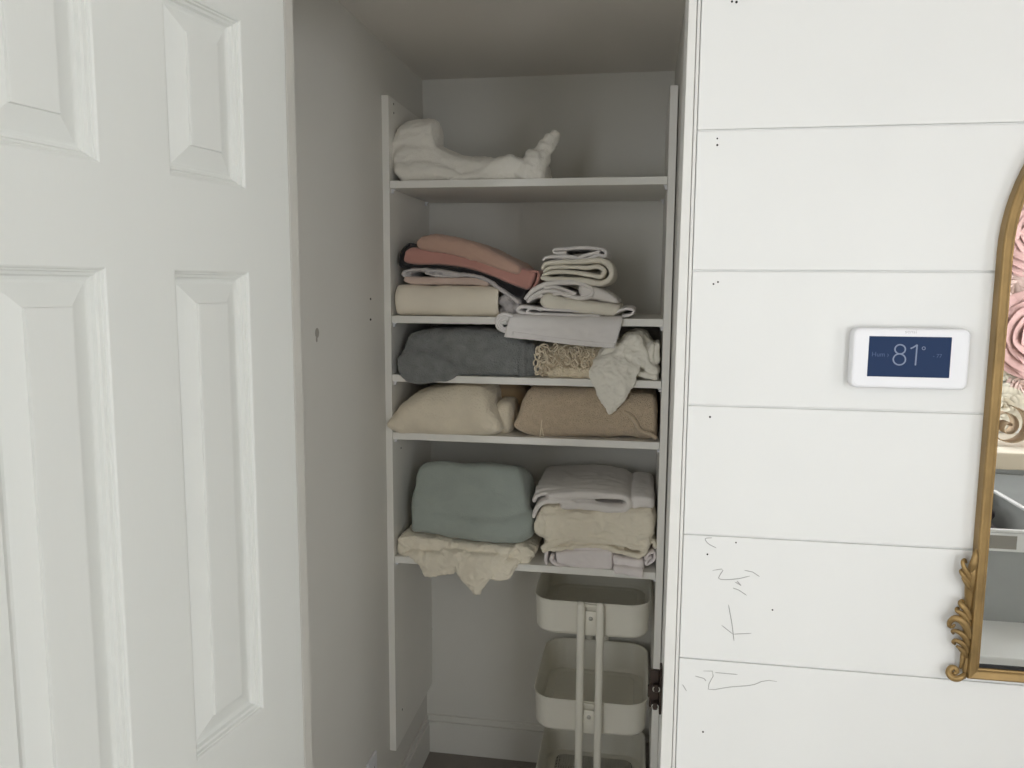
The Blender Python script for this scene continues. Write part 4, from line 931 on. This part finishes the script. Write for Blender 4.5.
# cabinet with runner, flower heads and a wall of paper flowers
b = MB(); b.box(1.36, 2.19, -2.74, -2.28, 0.0, 0.875); cb = tag(b.build('cabinet', M['cabinet'], bevel=0.003), 'grey cabinet under the flower wall, reflected in the mirror', 'cabinet')
b = MB(); b.box(1.375, 1.77, -2.28, -2.266, 0.05, 0.85); b.build('cabinet_door', M['cabinet'], cb, bevel=0.002)
b = MB(); b.box(1.78, 2.175, -2.28, -2.266, 0.05, 0.85); b.build('cabinet_door', M['cabinet'], cb, bevel=0.002)
b = MB(); b.box(1.35, 2.195, -2.745, -2.24, 0.8755, 0.945); tag(b.build('table_runner', M['linen_top'], bevel=0.006), 'thick beige linen pad covering the cabinet top in the mirror', 'runner')
def rose_mesh(name, m, layers, seed):
    rnd = random.Random(seed); b = MB()
    for L in range(layers):
        t = L/(layers-1) if layers > 1 else 0
        npet = 3+L; R = 0.03+0.45*t; tilt = math.radians(86-62*t)
        for p in range(npet):
            a = 2*math.pi*p/npet+L*0.9+rnd.uniform(-0.15, 0.15); wdt = (0.34+0.20*t)*rnd.uniform(0.9, 1.1); ln = (0.34+0.2*t)*rnd.uniform(0.9, 1.1)
            V = []; nu_, nv_ = 8, 7
            for i in range(nu_+1):
                for k in range(nv_+1):
                    u = i/nu_*2-1; v = k/nv_
                    x = u*wdt*math.sqrt(max(0.02, 1-(1-v*1.0)**2.2*0.75))*(1-0.35*max(0, v-0.7)/0.3*abs(u)**2)
                    curl = 0.10*(v**4); r0 = R*0.45+ln*v*math.cos(tilt)+curl; zz = ln*v*math.sin(tilt)-curl*0.7-0.10*u*u*(1-v*0.4)*(1-t)+0.02*math.sin(5*u+p)
                    r0 -= 0.22*u*u*wdt
                    V.append((r0*math.cos(a)-x*math.sin(a), (zz*0.8), r0*math.sin(a)+x*math.cos(a)))
            V = np.array(V); W = V-np.array([0, 0.012, 0]); n0 = len(V); F_ = []
            for i in range(nu_):
                for k in range(nv_): q = i*(nv_+1)+k; F_.append((q, q+1, q+nv_+2, q+nv_+1)); F_.append((n0+q, n0+q+nv_+1, n0+q+nv_+2, n0+q+1))
            b.add(np.concatenate([V, W]), F_)
    me = b.build(name, m, smooth=True)
    return me
protos = {}
for key, lay in (('pink_paper', 6), ('blush_paper', 5), ('cream_paper', 5), ('tan_paper', 5), ('white_paper', 5)):
    o = rose_mesh('paper_flower', M[key], lay, len(key)); protos[key] = o
words = {'pink_paper': 'pink', 'blush_paper': 'blush', 'cream_paper': 'cream', 'tan_paper': 'tan', 'white_paper': 'white'}
spots = []; rnd = random.Random(21)
big = [('pink_paper', 1.74, 1.40, 0.155), ('pink_paper', 1.70, 1.84, 0.14), ('blush_paper', 1.62, 1.60, 0.085), ('pink_paper', 2.00, 1.70, 0.15), ('blush_paper', 1.95, 2.05, 0.13)]
spots += big
tries = 0
while len(spots) < 60 and tries < 6000:
    tries += 1
    x, z, r = rnd.uniform(1.44, 2.14), rnd.uniform(1.06, 2.2), rnd.choice((0.05, 0.06, 0.075, 0.09))
    if all(math.hypot(x-s_[1], z-s_[2]) > (r+s_[3])*0.78 for s_ in spots):
        spots.append((rnd.choice(('blush_paper', 'cream_paper', 'cream_paper', 'tan_paper', 'white_paper')), x, z, r))
used = set(); cnt = {}
for key, x, z, r in spots:
    o = protos[key] if key not in used else protos[key].copy()
    if key in used: COL.objects.link(o)
    used.add(key)
    o.location = (x, ROOM_Y+0.012+0.3*r*0.2, z); s_ = r/0.62; o.scale = (s_, s_, s_); o.rotation_euler = (0, rnd.uniform(0, 6.28), 0)
    size = 'large' if r > 0.12 else ('medium' if r > 0.07 else 'small')
    tag(o, '%s %s paper flower on the flower wall seen in the mirror' % (size, words[key]), 'flower', '%s %s paper flowers' % (size, words[key]))
for i, (x, r) in enumerate(((1.525, 0.085), (1.73, 0.09), (1.95, 0.08))):
    b = MB()
    sp_ = [(x+(0.008+r*0.9*t)*math.cos(14*t), -2.38+0.02*math.sin(9*t), 0.9475+r+(0.008+r*0.9*t)*math.sin(14*t)) for t in np.linspace(0, 1, 90)]
    V = np.array(sp_); W = V+np.array([0, -0.075, 0]); n0 = len(V)
    T_ = V*1.0; T_[:, 0] += 0.006; U_ = W*1.0; U_[:, 0] += 0.006
    b.add(np.concatenate([V, W, U_, T_]), [(k, k+1, n0+k+1, n0+k) for k in range(n0-1)]+[(n0+k, n0+k+1, 2*n0+k+1, 2*n0+k) for k in range(n0-1)]+[(2*n0+k, 2*n0+k+1, 3*n0+k+1, 3*n0+k) for k in range(n0-1)]+[(3*n0+k, 3*n0+k+1, k+1, k) for k in range(n0-1)])
    tag(b.build('rolled_flower', M['tan_paper'], smooth=True), ['rolled tan fabric flower at the near end of the beige runner', 'rolled tan fabric flower in the middle of the beige runner', 'rolled tan fabric flower at the far end of the beige runner'][i], 'flower', 'rolled fabric flowers')

# ------------------------------------------------------------------ light: overcast daylight through unseen windows behind the camera, placed to light the closet
w = bpy.data.worlds.new('sky'); S.world = w; w.use_nodes = True
bg = w.node_tree.nodes['Background']; bg.inputs['Color'].default_value = (0.945, 0.985, 1.02, 1); bg.inputs['Strength'].default_value = 9.0
def portal(loc, rot, sx, sy):
    ld = bpy.data.lights.new('window_portal', 'AREA'); ld.shape = 'RECTANGLE'; ld.size = sx; ld.size_y = sy
    ld.cycles.is_portal = True
    lo = bpy.data.objects.new('window_portal', ld); COL.objects.link(lo); lo.location = loc; lo.rotation_euler = rot
portal(((WX0+WX1)/2, ROOM_Y-0.02, (WZ0+WZ1)/2), (math.radians(90), 0, 0), WX1-WX0, WZ1-WZ0)
portal(((LX0+LX1)/2, ROOM_Y-0.02, (LZ0+LZ1)/2), (math.radians(90), 0, 0), LX1-LX0, LZ1-LZ0)
portal((ROOM_X1+0.02, (RY0+RY1)/2, (RZ0+RZ1)/2), (math.radians(90), 0, math.radians(90)), RY1-RY0, RZ1-RZ0)

S.cycles.max_bounces = 12; S.cycles.diffuse_bounces = 8; S.cycles.glossy_bounces = 6; S.cycles.transparent_max_bounces = 12
S.cycles.use_denoising = True
vs = S.view_settings; vs.view_transform = 'Standard'; vs.look = 'None'; vs.gamma = 1.0; vs.use_curve_mapping = False
vs.exposure = -0.07
